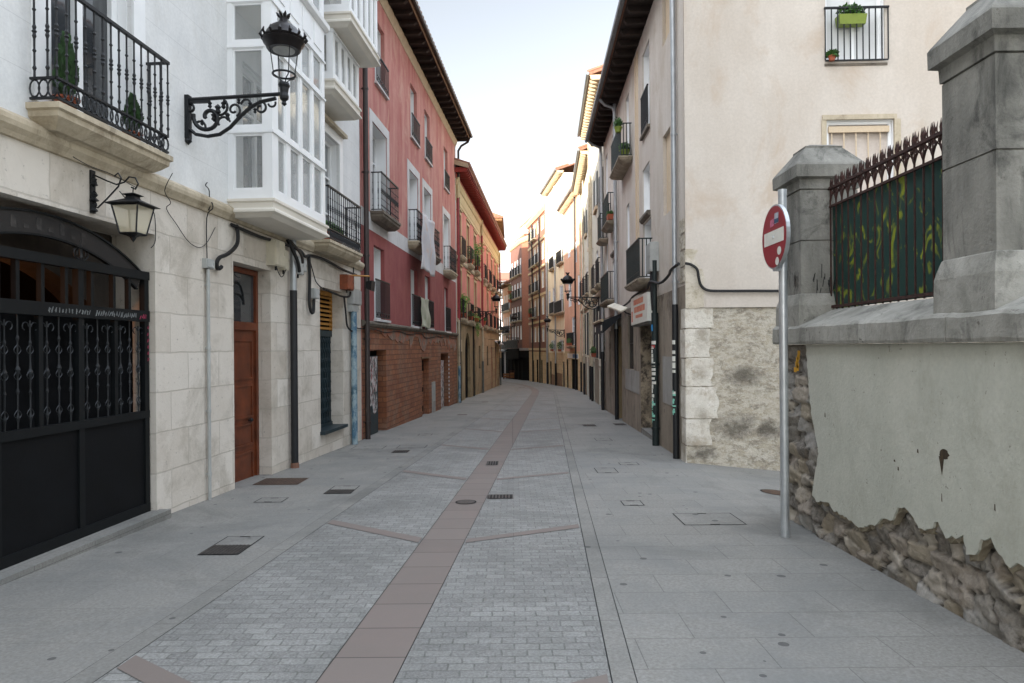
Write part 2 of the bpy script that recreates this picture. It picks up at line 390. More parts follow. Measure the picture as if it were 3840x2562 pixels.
m_cloth2 = plaster('green_grey_banner_cloth', '#c9c6b5', '#a8ab92', .4, 3, .1, .85, '#8c9a72', .6)
m_posters = mottled('torn_posters', ['#b9b5b0', '#2c3a3c', '#c9c6c4', '#8f2f35', '#d6d4d2', '#34423f'], 3.2, .5, .01, .8, (1, 1, .6), 14)
m_awn = plain('black_awning', '#14161a', .85, var=.15, scale=6)
m_cabl = plain('black_cable', '#101012', .6)
m_orangewood = plain('orange_crate_wood', '#87552a', .7, var=.2, scale=8)
m_rubber = m_black

# ---------------------------------------------------------------- building helpers
def facade(F, par, u0, u1, z0, z1, ops, mat, depth=.22, n=0., name='wall', back=None, label=None, top=True, ends=(1, 1)):
    """front with real openings and reveals; back=(how far the building goes in) adds end walls and a closing rear"""
    ops = [o for o in ops if o[0] < u1 and o[1] > u0 and o[2] < z1 and o[3] > z0]
    ops = [(max(o[0], u0), min(o[1], u1), max(o[2], z0), min(o[3], z1))+tuple(o[4:]) for o in ops]
    us = sorted({u0, u1, *[o[0] for o in ops], *[o[1] for o in ops]}); zs = sorted({z0, z1, *[o[2] for o in ops], *[o[3] for o in ops]})
    mb = MB(F)
    for a, b in zip(us, us[1:]):
        for c, d in zip(zs, zs[1:]):
            mu, mz = (a+b)/2, (c+d)/2
            if any(o[0] < mu < o[1] and o[2] < mz < o[3] for o in ops): continue
            mb.face([(a, n, c), (b, n, c), (b, n, d), (a, n, d)])
    for o in ops:
        a, b, c, d = o[:4]; k = n-(o[4] if len(o) > 4 else depth)
        mb.face([(a, n, c), (a, n, d), (a, k, d), (a, k, c)]); mb.face([(b, n, c), (b, k, c), (b, k, d), (b, n, d)])
        if d < z1-1e-4 or top: mb.face([(a, n, d), (b, n, d), (b, k, d), (a, k, d)])
        if c > z0+1e-4: mb.face([(a, n, c), (a, k, c), (b, k, c), (b, n, c)])
    if back:
        for u in [q for q, e in zip((u0, u1), ends) if e]: mb.face([(u, n, z0), (u, -back, z0), (u, -back, z1), (u, n, z1)])
        mb.face([(u0, -back, z0), (u1, -back, z0), (u1, -back, z1), (u0, -back, z1)])
    o = mb.build(name, mat, par)
    if label: o['label'] = label
    return o
def window(F, par, u0, u1, z0, z1, d1=.1, d2=.22, fm=None, gm=None, leaves=2, bars=1, fw=.05, lining=True, name='window', n=0.):
    """frame (with its lining) and pane"""
    fm = fm or m_whitewood; gm = gm or m_glass
    mb = MB(F); k = n-d2
    if lining:
        t = .012
        mb.box(u0+.002, u0+t, k, n-d1, z0+.002, z1-.002); mb.box(u1-t, u1-.002, k, n-d1, z0+.002, z1-.002)
        mb.box(u0+t, u1-t, k, n-d1, z1-t, z1-.002); mb.box(u0+t, u1-t, k, n-d1+.03, z0+.002, z0+t+.01)
    a, b, c, d = u0+.014, u1-.014, z0+.014, z1-.014
    mb.box(a, a+fw, k-.03, k+.02, c, d); mb.box(b-fw, b, k-.03, k+.02, c, d)
    mb.box(a+fw, b-fw, k-.03, k+.02, c, c+fw); mb.box(a+fw, b-fw, k-.03, k+.02, d-fw, d)
    for i in range(1, leaves):
        u = a+(b-a)*i/leaves; mb.box(u-fw*.6, u+fw*.6, k-.028, k+.018, c+fw, d-fw)
    for i in range(bars):
        z = c+(d-c)*(i+1)/(bars+1) if bars > 1 else c+(d-c)*.68
        mb.box(a+fw, b-fw, k-.025, k+.012, z-.018, z+.018)
    w = mb.build(name, fm, par)
    g = MB(F); g.face([(u0, k-.032, z0), (u1, k-.032, z0), (u1, k-.032, z1), (u0, k-.032, z1)])
    g.build('pane', gm, w)
    return w
def surround(F, par, u0, u1, z0, z1, wd=.12, pr=.02, mat=None, name='window_surround', sill=False, n=0.):
    mb = MB(F)
    mb.box(u0-wd, u0, n-.004, n+pr, z0, z1+wd); mb.box(u1, u1+wd, n-.004, n+pr, z0, z1+wd); mb.box(u0, u1, n-.004, n+pr, z1, z1+wd)
    if sill: mb.box(u0-wd, u1+wd, n-.004, n+pr+.03, z0-.07, z0-.002)
    return mb.build(name, mat, par)
def bal_bars(mb, u0, u1, n, z0, z1, step=.115, r=.008, knob=0, ax='u', k=4):
    """a row of balusters; knob=1 adds turned collars"""
    L = abs(u1-u0); c = max(1, round(L/step))
    for i in range(c+1):
        t = u0+(u1-u0)*i/c; P = (t, n) if ax == 'u' else (n, t)
        if knob:
            h = z1-z0; pr = []
            for q, rr in ((0, 1.2), (.07, 1), (.1, 2), (.13, 1), (.27, 1), (.29, 1.9), (.31, 1), (.42, 1.1), (.45, 2), (.48, 1.3), (.5, 2.5), (.52, 1.3), (.55, 2), (.58, 1.1), (.72, 1), (.74, 1.9), (.76, 1), (.95, 1), (1, 1.3)):
                pr.append((r*rr, z0+h*q))
            mb.lathe((P[0], P[1], 0), pr, 6)
        else:
            if ax == 'u': mb.box(t-r, t+r, n-r, n+r, z0, z1)
            else: mb.box(n-r, n+r, t-r, t+r, z0, z1)
def railing(F, par, u0, u1, n, z0, z1, mat=None, step=.115, r=.008, sides=True, knob=0, frieze=0, name='railing', nw=0.02, deco=True, scroll=False):
    mat = mat or m_iron; mb = MB(F)
    zt = z1; zb = z0+.03
    mb.box(u0-.015, u1+.015, n-.018, n+.018, zt-.022, zt+.008); mb.box(u0, u1, n-.01, n+.01, zb, zb+.02)
    zl = zb+.02
    if frieze:
        zl = zb+frieze; mb.box(u0, u1, n-.012, n+.012, zl, zl+.02); rr = frieze*.5-.012; c = max(2, round((u1-u0)/(rr*1.05)))
        for i in range(c):
            cx = u0+rr*.8+(u1-u0-rr*1.6)*i/(c-1); ring = [(cx+rr*.78*math.cos(2*PI*j/14), n, zb+.01+frieze*.5+rr*math.sin(2*PI*j/14)) for j in range(15)]
            mb.tube(ring, .009, 4, False)
        if sides:
            for uu in (u0, u1):
                c2 = max(1, round(abs(n-nw)/(rr*1.1)))
                for i in range(c2):
                    cn = nw+(n-nw)*(i+.5)/c2
                    mb.tube([(uu, cn+rr*.6*math.cos(2*PI*j/12), zb+.01+frieze*.5+rr*math.sin(2*PI*j/12)) for j in range(13)], .009, 4, False)
        zl += .02
    bal_bars(mb, u0, u1, n, zl, zt-.022, step, r, knob)
    if deco and not knob:
        mb.box(u0, u1, n-.006, n+.006, zb+.12, zb+.132)
        c = max(1, round((u1-u0)/(step*2)))
        for i in range(c):
            cx = u0+(u1-u0)*(i+.5)/c
            mb.tube([(cx+.04*math.cos(2*PI*j/8), n, zb+.07+.04*math.sin(2*PI*j/8)) for j in range(9)], .006, 4, False)
    if sides:
        for uu in (u0, u1):
            mb.box(uu-.012, uu+.012, nw, n-.018, zt-.02, zt+.006); mb.box(uu-.01, uu+.01, nw, n-.01, zb, zb+.02)
            if frieze: mb.box(uu-.01, uu+.01, nw, n-.012, zl-.02, zl)
            bal_bars(mb, nw+.04, n-step*.7, uu, zl, zt-.022, step, r, knob, 'n')
    return mb.build(name, mat, par)
def slab(F, par, u0, u1, n, zt, th=.12, mat=None, name='balcony', mould=True):
    mb = MB(F)
    if mould:
        def ring(z, e): return [(u0-e, -.02, z), (u1+e, -.02, z), (u1+e, n+e, z), (u0-e, n+e, z)]
        lv = [(zt, .03), (zt-th*.25, .03), (zt-th*.32, .005), (zt-th*.55, 0), (zt-th*.8, -.05), (zt-th, -.1)]
        R = [ring(z, e) for z, e in lv]
        mb.face(R[0]); mb.face(list(reversed(R[-1])))
        for a, b in zip(R, R[1:]):
            for j in range(4): k = (j+1) % 4; mb.face([a[j], b[j], b[k], a[k]])
    else: mb.box(u0, u1, -.02, n, zt-th, zt)
    return mb.build(name, mat, par)
def balcony(F, par, u0, u1, n, zt, hr, th=.14, smat=None, rmat=None, **k):
    b = slab(F, par, u0-.03, u1+.03, n+.03, zt, th, smat or m_mould)
    railing(F, b, u0, u1, n, zt, zt+hr, rmat, **k)
    return b
def roof(F, par, u0, u1, zt, ov, D, pitch=.33, mat=None, th=.1, tiles=.26, gut=None, ends=0.0):
    """tiled slope from the eaves to the ridge and down behind"""
    mb = MB(F); zr = zt+(ov+D/2)*pitch
    mb.hull([(u0-ends, ov, zt), (u0-ends, -D/2, zr), (u0-ends, -D, zt+ov*pitch), (u0-ends, -D, zt+ov*pitch-th), (u0-ends, -D/2, zr-th), (u0-ends, ov, zt-th)],
            [(u1+ends, ov, zt), (u1+ends, -D/2, zr), (u1+ends, -D, zt+ov*pitch), (u1+ends, -D, zt+ov*pitch-th), (u1+ends, -D/2, zr-th), (u1+ends, ov, zt-th)])
    if tiles:
        c = int((u1-u0+2*ends)/tiles)
        for i in range(c):
            cx = u0-ends+tiles*(i+.5)
            mb.tube([(cx, ov+.05, zt+.03), (cx, ov-.9, zt+.03+.95*pitch)], tiles*.36, 6)
    r = mb.build('roof', mat or m_tile, par)
    if gut:
        g = MB(F); g.tube([(u0-ends-.02, ov+.06, zt-.05), (u1+ends+.02, ov+.06, zt-.05)], .065, 8); g.build('gutter', gut, r)
    return r
def eaves(F, par, u0, u1, zt, ov, mat, step=.55, bw=.09, bh=.13, board=None, tails=True, soffit=None):
    mb = MB(F); mb.box(u0, u1, -.05, ov-.01, zt-.03, zt)
    c = max(2, round((u1-u0)/step))
    for i in range(c+1):
        u = u0+bw/2+(u1-u0-bw)*i/c
        mb.hull([(u-bw/2, 0.0, zt-.03-bh), (u-bw/2, ov*.8, zt-.03-bh), (u-bw/2, ov-.04, zt-.03-bh*.5), (u-bw/2, ov-.04, zt-.031), (u-bw/2, 0.0, zt-.031)],
                [(u+bw/2, 0.0, zt-.03-bh), (u+bw/2, ov*.8, zt-.03-bh), (u+bw/2, ov-.04, zt-.03-bh*.5), (u+bw/2, ov-.04, zt-.031), (u+bw/2, 0.0, zt-.031)])
    o = mb.build('eaves', mat, par)
    if soffit: q = MB(F); q.box(u0+.02, u1-.02, -.03, ov-.03, zt-.036, zt-.031); q.build('soffit', soffit, o)
    if board:
        f = MB(F); f.box(u0, u1, ov-.01, ov+.012, zt-.09, zt+.002); f.build('fascia', board, o)
    return o
def pipe(F, par, pts, r, mat, name='downpipe', clips=1.6, k=10):
    mb = MB(F); mb.tube(pts, r, k)
    a, b = Vector(pts[0]), Vector(pts[-1])
    if clips and abs(a.z-b.z) > clips:
        z = min(a.z, b.z)+.4
        while z < max(a.z, b.z)-.1:
            t = (z-a.z)/(b.z-a.z); p = a.lerp(b, t) if len(pts) == 2 else None
            if p is not None: mb.lathe((p.x, p.y, z), [(r*1.16, -.025), (r*1.22, 0), (r*1.16, .025)], k); mb.box(p.x-.01, p.x+.01, 0, p.y, z-.01, z+.01)
            z += clips
    return mb.build(name, mat, par, smooth=True)

# ---------------------------------------------------------------- plants
def leaf_ball(mb, c, r, nleaf, size, seed=0, shape=(1, 1, 1), cone=False):
    R = random.Random(seed)
    for i in range(nleaf):
        while True:
            x, y, z = [R.uniform(-1, 1) for _ in range(3)]
            if x*x+y*y+z*z < 1: break
        if cone:
            h = (z+1)/2; s = (1-h)**.75; x, y = x*s, y*s
        p = Vector((c[0]+x*r*shape[0], c[1]+y*r*shape[1], c[2]+z*r*shape[2]))
        a = Vector((R.uniform(-1, 1), R.uniform(-1, 1), R.uniform(-.6, 1))).normalized(); b = a.orthogonal().normalized()
        s = size*R.uniform(.6, 1.3)
        if cone: a = (Vector((x, y, 0))*1.2+Vector((0, 0, 1.4))+a*.5).normalized(); b = a.orthogonal().normalized(); s *= 1.4
        mb.face([p, p+a*s*.5+b*s*.28, p+a*s, p+a*s*.5-b*s*.28])
def pot(mb, c, r, h):
    mb.lathe(c, [(r*.7, 0), (r*.95, h*.85), (r*1.1, h*.85), (r*1.1, h), (r*.9, h), (r*.88, h*.9), (0, h*.88)], 12)

# ---------------------------------------------------------------- ornate bracket lamp
def arc(c, r, a0, a1, n=12, r1=None, plane_y=0):
    return [(c[0]+(r+((r1 if r1 is not None else r)-r)*i/n)*math.cos(a0+(a1-a0)*i/n), plane_y, c[1]+(r+((r1 if r1 is not None else r)-r)*i/n)*math.sin(a0+(a1-a0)*i/n)) for i in range(n+1)]
def ornate_lamp(label, group=None, L=1.22, lantern=True):
    t = root('bracket_street_lamp', label, 'street lamp', (0, 0, 0), 0, group)
    mb = MB()
    mb.box(0, .05, -.04, .04, -.47, .05); mb.lathe((.025, 0, -.50), [(.0, -.05), (.045, 0), (.03, .06)], 8)
    mb.tube([(0, 0, .0), (.05, 0, .0), (L, 0, .03)], .023, 6); mb.box(.0, .3, -.02, .02, -.045, -.015)
    k = L/1.22
    main = [(.05, 0, -.36), (.12, 0, -.42), (.27, 0, -.45), (.42, 0, -.43), (.55, 0, -.35), (.68, 0, -.22), (.8, 0, -.12), (.93, 0, -.055), (1.12, 0, -.02)]
    mb.tube([(x*k, y, z) for x, y, z in main], .022, 6)
    for pts, r in ((arc((.28, -.22), .19, 2.9, 9.6, 26, .035), .019), (arc((.05, -.1), .05, -1.5, 1.5, 6), .012), (arc((.60, -.14), .085, -1.2, 5.6, 18, .025), .011),
                   (arc((.93, -.13), .075, 1.2, -5.0, 18, .02), .011), (arc((1.07, -.075), .045, 3.3, 6.6, 8), .010), (arc((.42, -.1), .1, -2.6, 1.0, 10), .012),
                   (arc((.16, -.33), .09, -.6, 2.8, 8, .05), .011), (arc((.45, -.3), .1, .2, 3.6, 10, .04), .011), (arc((.75, -.08), .06, 0, PI, 8), .01)):
        mb.tube([(x*k, y, z) for x, y, z in pts], r*1.35, 5)
    for x, z, s in ((.4, -.13, .05), (.47, -.08, .04), (.35, -.22, .045), (.52, -.22, .04), (.8, -.09, .035), (.66, -.04, .03), (.3, -.07, .035), (.2, -.28, .03), (.86, -.16, .028)):
        s *= 1.35; mb.lathe((x*k, 0, z), [(0, -s), (s*.55, -s*.5), (s*.35, 0), (s*.6, s*.4), (0, s)], 5)
    mb.build('bracket', m_iron, t)
    if not lantern: return t
    mb = MB(); c = (L, 0, 0)
    mb.lathe(c, [(0, -.12), (.03, -.09), (.02, -.06), (.05, -.03), (.055, .0), (.045, .04), (.055, .1), (.07, .13), (.06, .16), (.03, .17), (0, .17)], 12)
    for j in range(4):
        a = PI/4+j*PI/2; ca, sa = math.cos(a), math.sin(a)
        mb.tube([(L+.05*ca, .05*sa, .15), (L+.045*ca, .045*sa, .19), (L+.075*ca, .075*sa, .215), (L+.125*ca, .125*sa, .235), (L+.13*ca, .13*sa, .27)], .007, 5)
        mb.tube([(L+.13*ca, .13*sa, .26), (L+.17*ca, .17*sa, .55)], .0065, 5)
    mb.tube([(L+.13*math.cos(2*PI*j/20), .13*math.sin(2*PI*j/20), .262) for j in range(21)], .012, 6)
    mb.build('cage', m_iron, t, smooth=False)
    mb = MB()
    mb.lathe(c, [(.13, .55), (.185, .545), (.2, .565), (.21, .6), (.235, .625), (.245, .65), (.225, .665), (.24, .69), (.215, .72), (.195, .76), (.155, .815), (.09, .86), (.055, .88), (.045, .92), (.05, .94), (.038, .95), (0, .955)], 28)
    for j in range(14):
        a = 2*PI*j/14; ca, sa = math.cos(a), math.sin(a)
        mb.tube([(L+.235*ca, .235*sa, .67), (L+.265*ca, .265*sa, .71), (L+.25*ca, .25*sa, .755)], [.018, .02, .005], 4)
    for j in range(7):
        a = 2*PI*j/7; ca, sa = math.cos(a), math.sin(a)
        mb.tube([(L+.035*ca, .035*sa, .94), (L+.06*ca, .06*sa, .965), (L+.085*ca, .085*sa, .992)], [.018, .02, .004], 4)
    mb.build('lamp_hood', m_lampg, t, smooth=True)
    mb = MB(); mb.lathe(c, [(0, .535), (.125, .54), (.13, .55)], 20); mb.build('diffuser', m_boxg, t, smooth=True)
    return t
# ---------------------------------------------------------------- frames of the street fronts
WL = Fr(-4.13, 5.3, math.atan(.072), -1); RB = Fr(-3.40, 15.4, math.atan(.0705), -1); YB = Fr(-2.42, 29.3, math.atan(.06), -1)
BB = Fr(2.93, 11.5, math.atan(.032), 1); R2 = Fr(3.35, 24.5, math.atan(.05), 1)
R3 = Fr(4.2, 40, math.atan2(-.5, 8), 1); R4 = Fr(3.7, 48, math.atan2(-.75, 7.5), 1)
R5 = Fr(2.95, 55.5, math.atan2(-1.35, 9.5), 1); R6 = Fr(1.6, 65, math.atan2(-1.3, 7), 1)
GW = Fr(2.93, 11.5, PI/2+math.atan(.032), -1); FW = Fr(2.93, 7.1, 0, 1)
def place(o, F, u, z, n=0.):
    o.location = F.w(u, n, z); o.rotation_euler = (0, 0, math.atan2(F.ny, F.nx)); return o

# ---------------------------------------------------------------- ground
def cc(y):                                      # the street bends to the left beyond 38 m
    if y < 38: return 0.
    if y < 58: return -.006*(y-38)**2
    return -2.4-.24*(y-58)
EL = lambda y: -2.53+.071*y+cc(y)
BL = lambda y: -1.285+.0615*y+cc(y); BR = lambda y: BL(y)+.41
ER = lambda y: .33+.052*y+cc(y)
ys = [-8, -4, 0, 2, 3, 4, 5, 6]+[7+1.5*i for i in range(70)]
def ribbon(name, fl, fr, mat, dz=0., y0=-8, y1=112, drop=None):
    mb = MB(); Y = [y for y in ys if y0 < y < y1]; Y = [y0]+Y+[y1]
    for a, b in zip(Y, Y[1:]):
        P = [(fl(a), a), (fr(a), a), (fr(b), b), (fl(b), b)]
        mb.face([(x, y, G(y)+dz) for x, y in P], [(x-cc(y), y) for x, y in P])
    o = mb.build(name, mat); tag(o, kind='structure'); return o
# keep uv of ribbons straight along the street
ribbon('left_pavement', lambda y: -7+cc(y)*2, lambda y: EL(y)-.158, m_slabL)
ribbon('left_kerb_strip', lambda y: EL(y)-.155, lambda y: EL(y)-.003, m_strip)
ribbon('cobbled_road_left', lambda y: EL(y)+.003, lambda y: BL(y)-.006, m_sett)
ribbon('road_centre_band', lambda y: BL(y), lambda y: BR(y), m_band)
ribbon('cobbled_road_right', lambda y: BR(y)+.006, lambda y: ER(y)-.004, m_sett)
ribbon('right_kerb_strip', lambda y: ER(y)+.004, lambda y: ER(y)+.13, m_strip)
ribbon('right_pavement', lambda y: ER(y)+.136, lambda y: 2.95 if y < 12.1 else 6.5, m_slab, y1=112)
ribbon('road_bed', lambda y: -7+cc(y)*2, lambda y: 2.95 if y < 12.1 else 6.5, m_joint, -.012)
mb = MB()
def az(x, y): return G(y)-.095*max(0, x-2.95)
for i in range(12):
    for j in range(5):
        x0, x1 = 2.95+i*.8, 2.95+(i+1)*.8; y0, y1 = 6.6+j*1.1, 6.6+(j+1)*1.1
        mb.face([(x0, y0, az(x0, y0)), (x1, y0, az(x1, y0)), (x1, y1, az(x1, y1)), (x0, y1, az(x0, y1))])
tag(mb.build('side_alley', m_slab), kind='structure')
mb = MB(); mb.face([(-300, -60, -2.5), (300, -60, -2.5), (300, 400, -9.5), (-300, 400, -9.5)])
tag(mb.build('ground', m_asph), kind='structure')
# rose granite cross bands, laid as shallow chevrons
mb = MB()
for i in range(-2, 14):
    y = 7.47+3.46*i
    if y < 1.5: continue
    h = .0045
    L_ = [(EL(y)+.02, y), (EL(y-.17)+.02, y-.17), (BL(y-.98)-.02, y-.98), (BL(y-.8)-.02, y-.80)]
    R_ = [(BR(y-.86)+.02, y-.86), (BR(y-1.0)+.02, y-1.0), (ER(y-.45)-.02, y-.45), (ER(y-.29)-.02, y-.29)]
    for Q in (L_, R_): mb.face([(a, b, G(b)+h) for a, b in Q], [(a*3, b*.01+.1) for a, b in Q])
tag(mb.build('road_cross_bands', m_band), kind='structure')

# covers, grates and small things on the ground
def gw(x, y, dz=0.): return (x, y, (az(x, y) if x > 2.95 and 6.6 < y < 12 else G(y))+dz)
def cover(x0, x1, y0, y1, label, kind='inlay', ang=0., name='manhole_cover', cat='manhole cover'):
    cx, cy = (x0+x1)/2, (y0+y1)/2; w, d = (x1-x0), (y1-y0)
    t = root(name, label, cat, gw(cx, cy), ang, 'covers and grates set in the paving')
    F = Fr(cx, cy, 0, 1, gw(cx, cy)[2]); sl = -SL
    def P(x, y, z): return (x, y, z)
    def quad(mb, xa, xb, ya, yb, z):
        mb.face([(xa+cx, ya+cy, gw(cx+xa, cy+ya)[2]+z), (xb+cx, ya+cy, gw(cx+xb, cy+ya)[2]+z), (xb+cx, yb+cy, gw(cx+xb, cy+yb)[2]+z), (xa+cx, yb+cy, gw(cx+xa, cy+yb)[2]+z)])
    a, b = w/2, d/2
    if kind in ('inlay', 'half', 'halfr'):
        f = MB(); e = .012
        quad(f, -a, a, -b, -b+e, .004); quad(f, -a, a, b-e, b, .004); quad(f, -a, -a+e, -b+e, b-e, .004); quad(f, a-e, a, -b+e, b-e, .004)
        quad(f, -.05, .05, b-e*3, b-e, .0045); quad(f, -.05, .05, -b+e, -b+e*3, .0045)
        f.build('cover_frame', m_black2, t)
        g = MB(); quad(g, -a+e, a-e, -b+e, b-e, .003); g.build('cover_plate', m_strip, t)
        if kind == 'half':
            h = MB(); quad(h, -a+e, a-e, -b+e, 0, .006)
            h.build('grate', m_joint, t)
            k = MB(); nx = int(w/.035)
            for i in range(nx): quad(k, -a+e+(w-2*e)*i/nx+.004, -a+e+(w-2*e)*i/nx+.016, -b+e, 0, .009)
            for i in range(int(d/.07)): quad(k, -a+e, a-e, -b+e+.035*i, -b+e+.035*i+.012, .0095)
            k.build('grate_bars', m_steel, t)
    elif kind == 'plate':
        g = MB(); quad(g, -a, a, -b, b, .005); g.build('cover_plate', m_rustc, t)
        k = MB()
        for i in range(14): quad(k, -a+w*i/14, -a+w*i/14+.008, -b, b, .0075)
        k.build('ribs', m_steel, t)
    elif kind == 'grate':
        g = MB(); quad(g, -a, a, -b, b, .004); g.build('cover_frame', m_steel, t)
        g = MB(); quad(g, -a+.015, a-.015, -b+.015, b-.015, .006); g.build('drain', m_black2, t)
        k = MB(); c = max(3, int(w/.045))
        for i in range(c): quad(k, -a+.02+(w-.04)*i/c, -a+.02+(w-.04)*(i+.45)/c, -b+.015, b-.015, .0085)
        for i in range(3): quad(k, -a+.015, a-.015, -b+d*(i+.9)/3.6, -b+d*(i+.9)/3.6+.012, .009)
        k.build('grate_bars', m_steel, t)
    elif kind == 'round':
        def disc(r0, r1, z, nm, m):
            f = MB(); N = 28
            for i in range(N):
                q = [(r0, i), (r1, i), (r1, i+1), (r0, i+1)]
                f.face([(cx+r*math.cos(2*PI*j/N), cy+r*math.sin(2*PI*j/N), gw(cx+r*math.cos(2*PI*j/N), cy+r*math.sin(2*PI*j/N))[2]+z) for r, j in q])
            f.build(nm, m, t)
        disc(.0001, a-.02, .005, 'cover_plate', m_rustc if x0 > 2.9 else m_steel); disc(a-.02, a, .006, 'cover_frame', m_black2)
    return t
cover(-2.84, -2.47, 6.12, 6.78, 'square cover on the left paving nearest the camera, front half dark grate', 'half')
cover(-3.7, -3.06, 9.68, 10.25, 'rusty ribbed plate in the paving right before the brown wooden door', 'plate')
cover(-3.22, -2.87, 8.45, 8.74, 'small outlined square cover in the left paving in front of the rusty ribbed plate')
cover(-2.5, -2.14, 8.98, 9.56, 'square half-grate cover to the right of the rusty ribbed plate', 'half')
cover(-3.26, -2.62, 13.68, 14.22, 'outlined cover close to the painted blue pipe foot')
cover(-2.36, -1.78, 13.78, 14.3, 'outlined rectangular cover beside the left kerb strip, past the small dark grate')
cover(-2.34, -2.02, 13.08, 13.47, 'small dark square grate in the left paving', 'grate', name='drain_grate', cat='drain grate')
cover(-2.26, -1.94, 16.2, 16.6, 'faint outlined cover in the left paving level with the poster-covered door')
cover(-1.83, -1.51, 22.5, 22.85, 'thin dark slot cover in the left paving level with the brick wall', 'plate')
cover(-1.34, -1.07, 29.9, 30.3, 'farther thin dark cover in the left paving near the tall arched doorway', 'plate')
cover(-.45, -.245, 11.38, 11.85, 'dark grate set in the pink central band', 'grate', name='drain_grate', cat='drain grate')
cover(-.33, .0, 8.55, 8.84, 'latticed drain grate beside the pink band in the cobbles', 'grate', name='drain_grate', cat='drain grate')
cover(-.71, -.45, 8.24, 8.5, 'round pinkish cover sunk in the central band', 'round')
cover(1.78, 2.43, 7.1, 7.65, 'large outlined rectangular cover on the right paving nearest the camera')
cover(1.31, 1.56, 8.09, 8.38, 'small outlined cover right of the right kerb strip')
cover(1.30, 1.63, 10.5, 11.0, 'outlined cover on the right paving beside the kerb strip, farther than the small one')
cover(1.78, 2.1, 11.3, 11.57, 'outlined cover on the right paving facing the stone corner')
cover(1.82, 2.17, 14.8, 15.3, 'outlined cover on the right paving before the shop shutter')
cover(1.9, 2.25, 18.2, 18.75, 'dark drain slot on the right paving under the awning side', 'grate', name='drain_grate', cat='drain grate')
cover(2.78, 3.1, 18.45, 19.0, 'dark drain slot against the right house wall', 'grate', name='drain_grate', cat='drain grate')
cover(3.3, 3.74, 8.85, 9.33, 'round rusty cover in the side alley', 'round')
cover(.43, .9, 47.7, 48.3, 'dark cover far down the street where it bends', 'plate')
# ================================================================ white house (left, nearest)
F = WL
wl = froot('white_house', 'white rendered house with pale stone ground floor and glazed bay windows, nearest on the left', 'house', F, 0)
gs = [(-.7, 2.3, -1.5, 3.11, .5), (4.12, 5.33, -1.5, 3.05, .27), (7.5, 8.82, -1.5, 3.0, .27)]
facade(F, wl, -14, 10.12, -1.5, 3.64, gs, m_ashlar, name='wall', top=True)
up = [(.74, 1.92, 3.98, 6.3, .2), (4.45, 5.7, 3.98, 5.95, .2), (4.45, 5.7, 7.4, 9.6, .2), (7.72, 8.66, 3.8, 6.0, .2), (7.2, 8.2, 7.9, 9.8, .2)]
facade(F, wl, -14, 10.12, 3.64, 12.6, up, m_render, name='upper_wall', back=9)
mb = MB(F); mb.prof(-14, 10.13, [(-.01, 3.58), (.03, 3.585), (.05, 3.62), (.085, 3.66), (.095, 3.70), (.09, 3.74), (.02, 3.79), (-.01, 3.79)])
mb.build('string_course', m_mould, wl)
roof(F, wl, -14, 10.12, 12.7, .5, 9, mat=m_tile, tiles=0)
mb = MB(F); mb.box(-14, 10.1, -9, -8.9, -1, 3.6); mb.build('rear_wall', m_render, wl)
# near balcony with its French window
window(F, wl, .74, 1.92, 3.98, 6.3, .05, .17, gm=m_glass, leaves=2, bars=0, fw=.09)
surround(F, wl, .74, 1.92, 3.98, 6.3, .2, .025, m_whitewood)
b = slab(F, wl, .5, 2.14, .27, 3.93, .2, m_mould)
mb = MB(F); mb.hull([(.62, -.02, 3.74), (2.02, -.02, 3.74), (2.02, .14, 3.74), (.62, .14, 3.74)], [(.85, -.02, 3.66), (1.8, -.02, 3.66), (1.8, .02, 3.66), (.85, .02, 3.66)]); mb.build('corbel', m_mould, b)
railing(F, b, .5, 2.14, .26, 3.93, 4.95, m_iron, .118, .0085, True, 1, .17)
# the far balcony
window(F, wl, 7.72, 8.66, 3.8, 6.0, .05, .17, gm=m_glassb, leaves=2, bars=2, fw=.08)
surround(F, wl, 7.72, 8.66, 3.8, 6.0, .2, .025, m_whitewood)
mb = MB(F); mb.box(7.5, 8.9, .0, .12, 6.18, 6.25); mb.build('window_hood', m_mould, wl)
b = slab(F, wl, 7.0, 8.95, .36, 3.8, .2, m_mould)
railing(F, b, 7.0, 8.95, .35, 3.8, 4.77, m_iron, .12, .009, True, 1, .16)
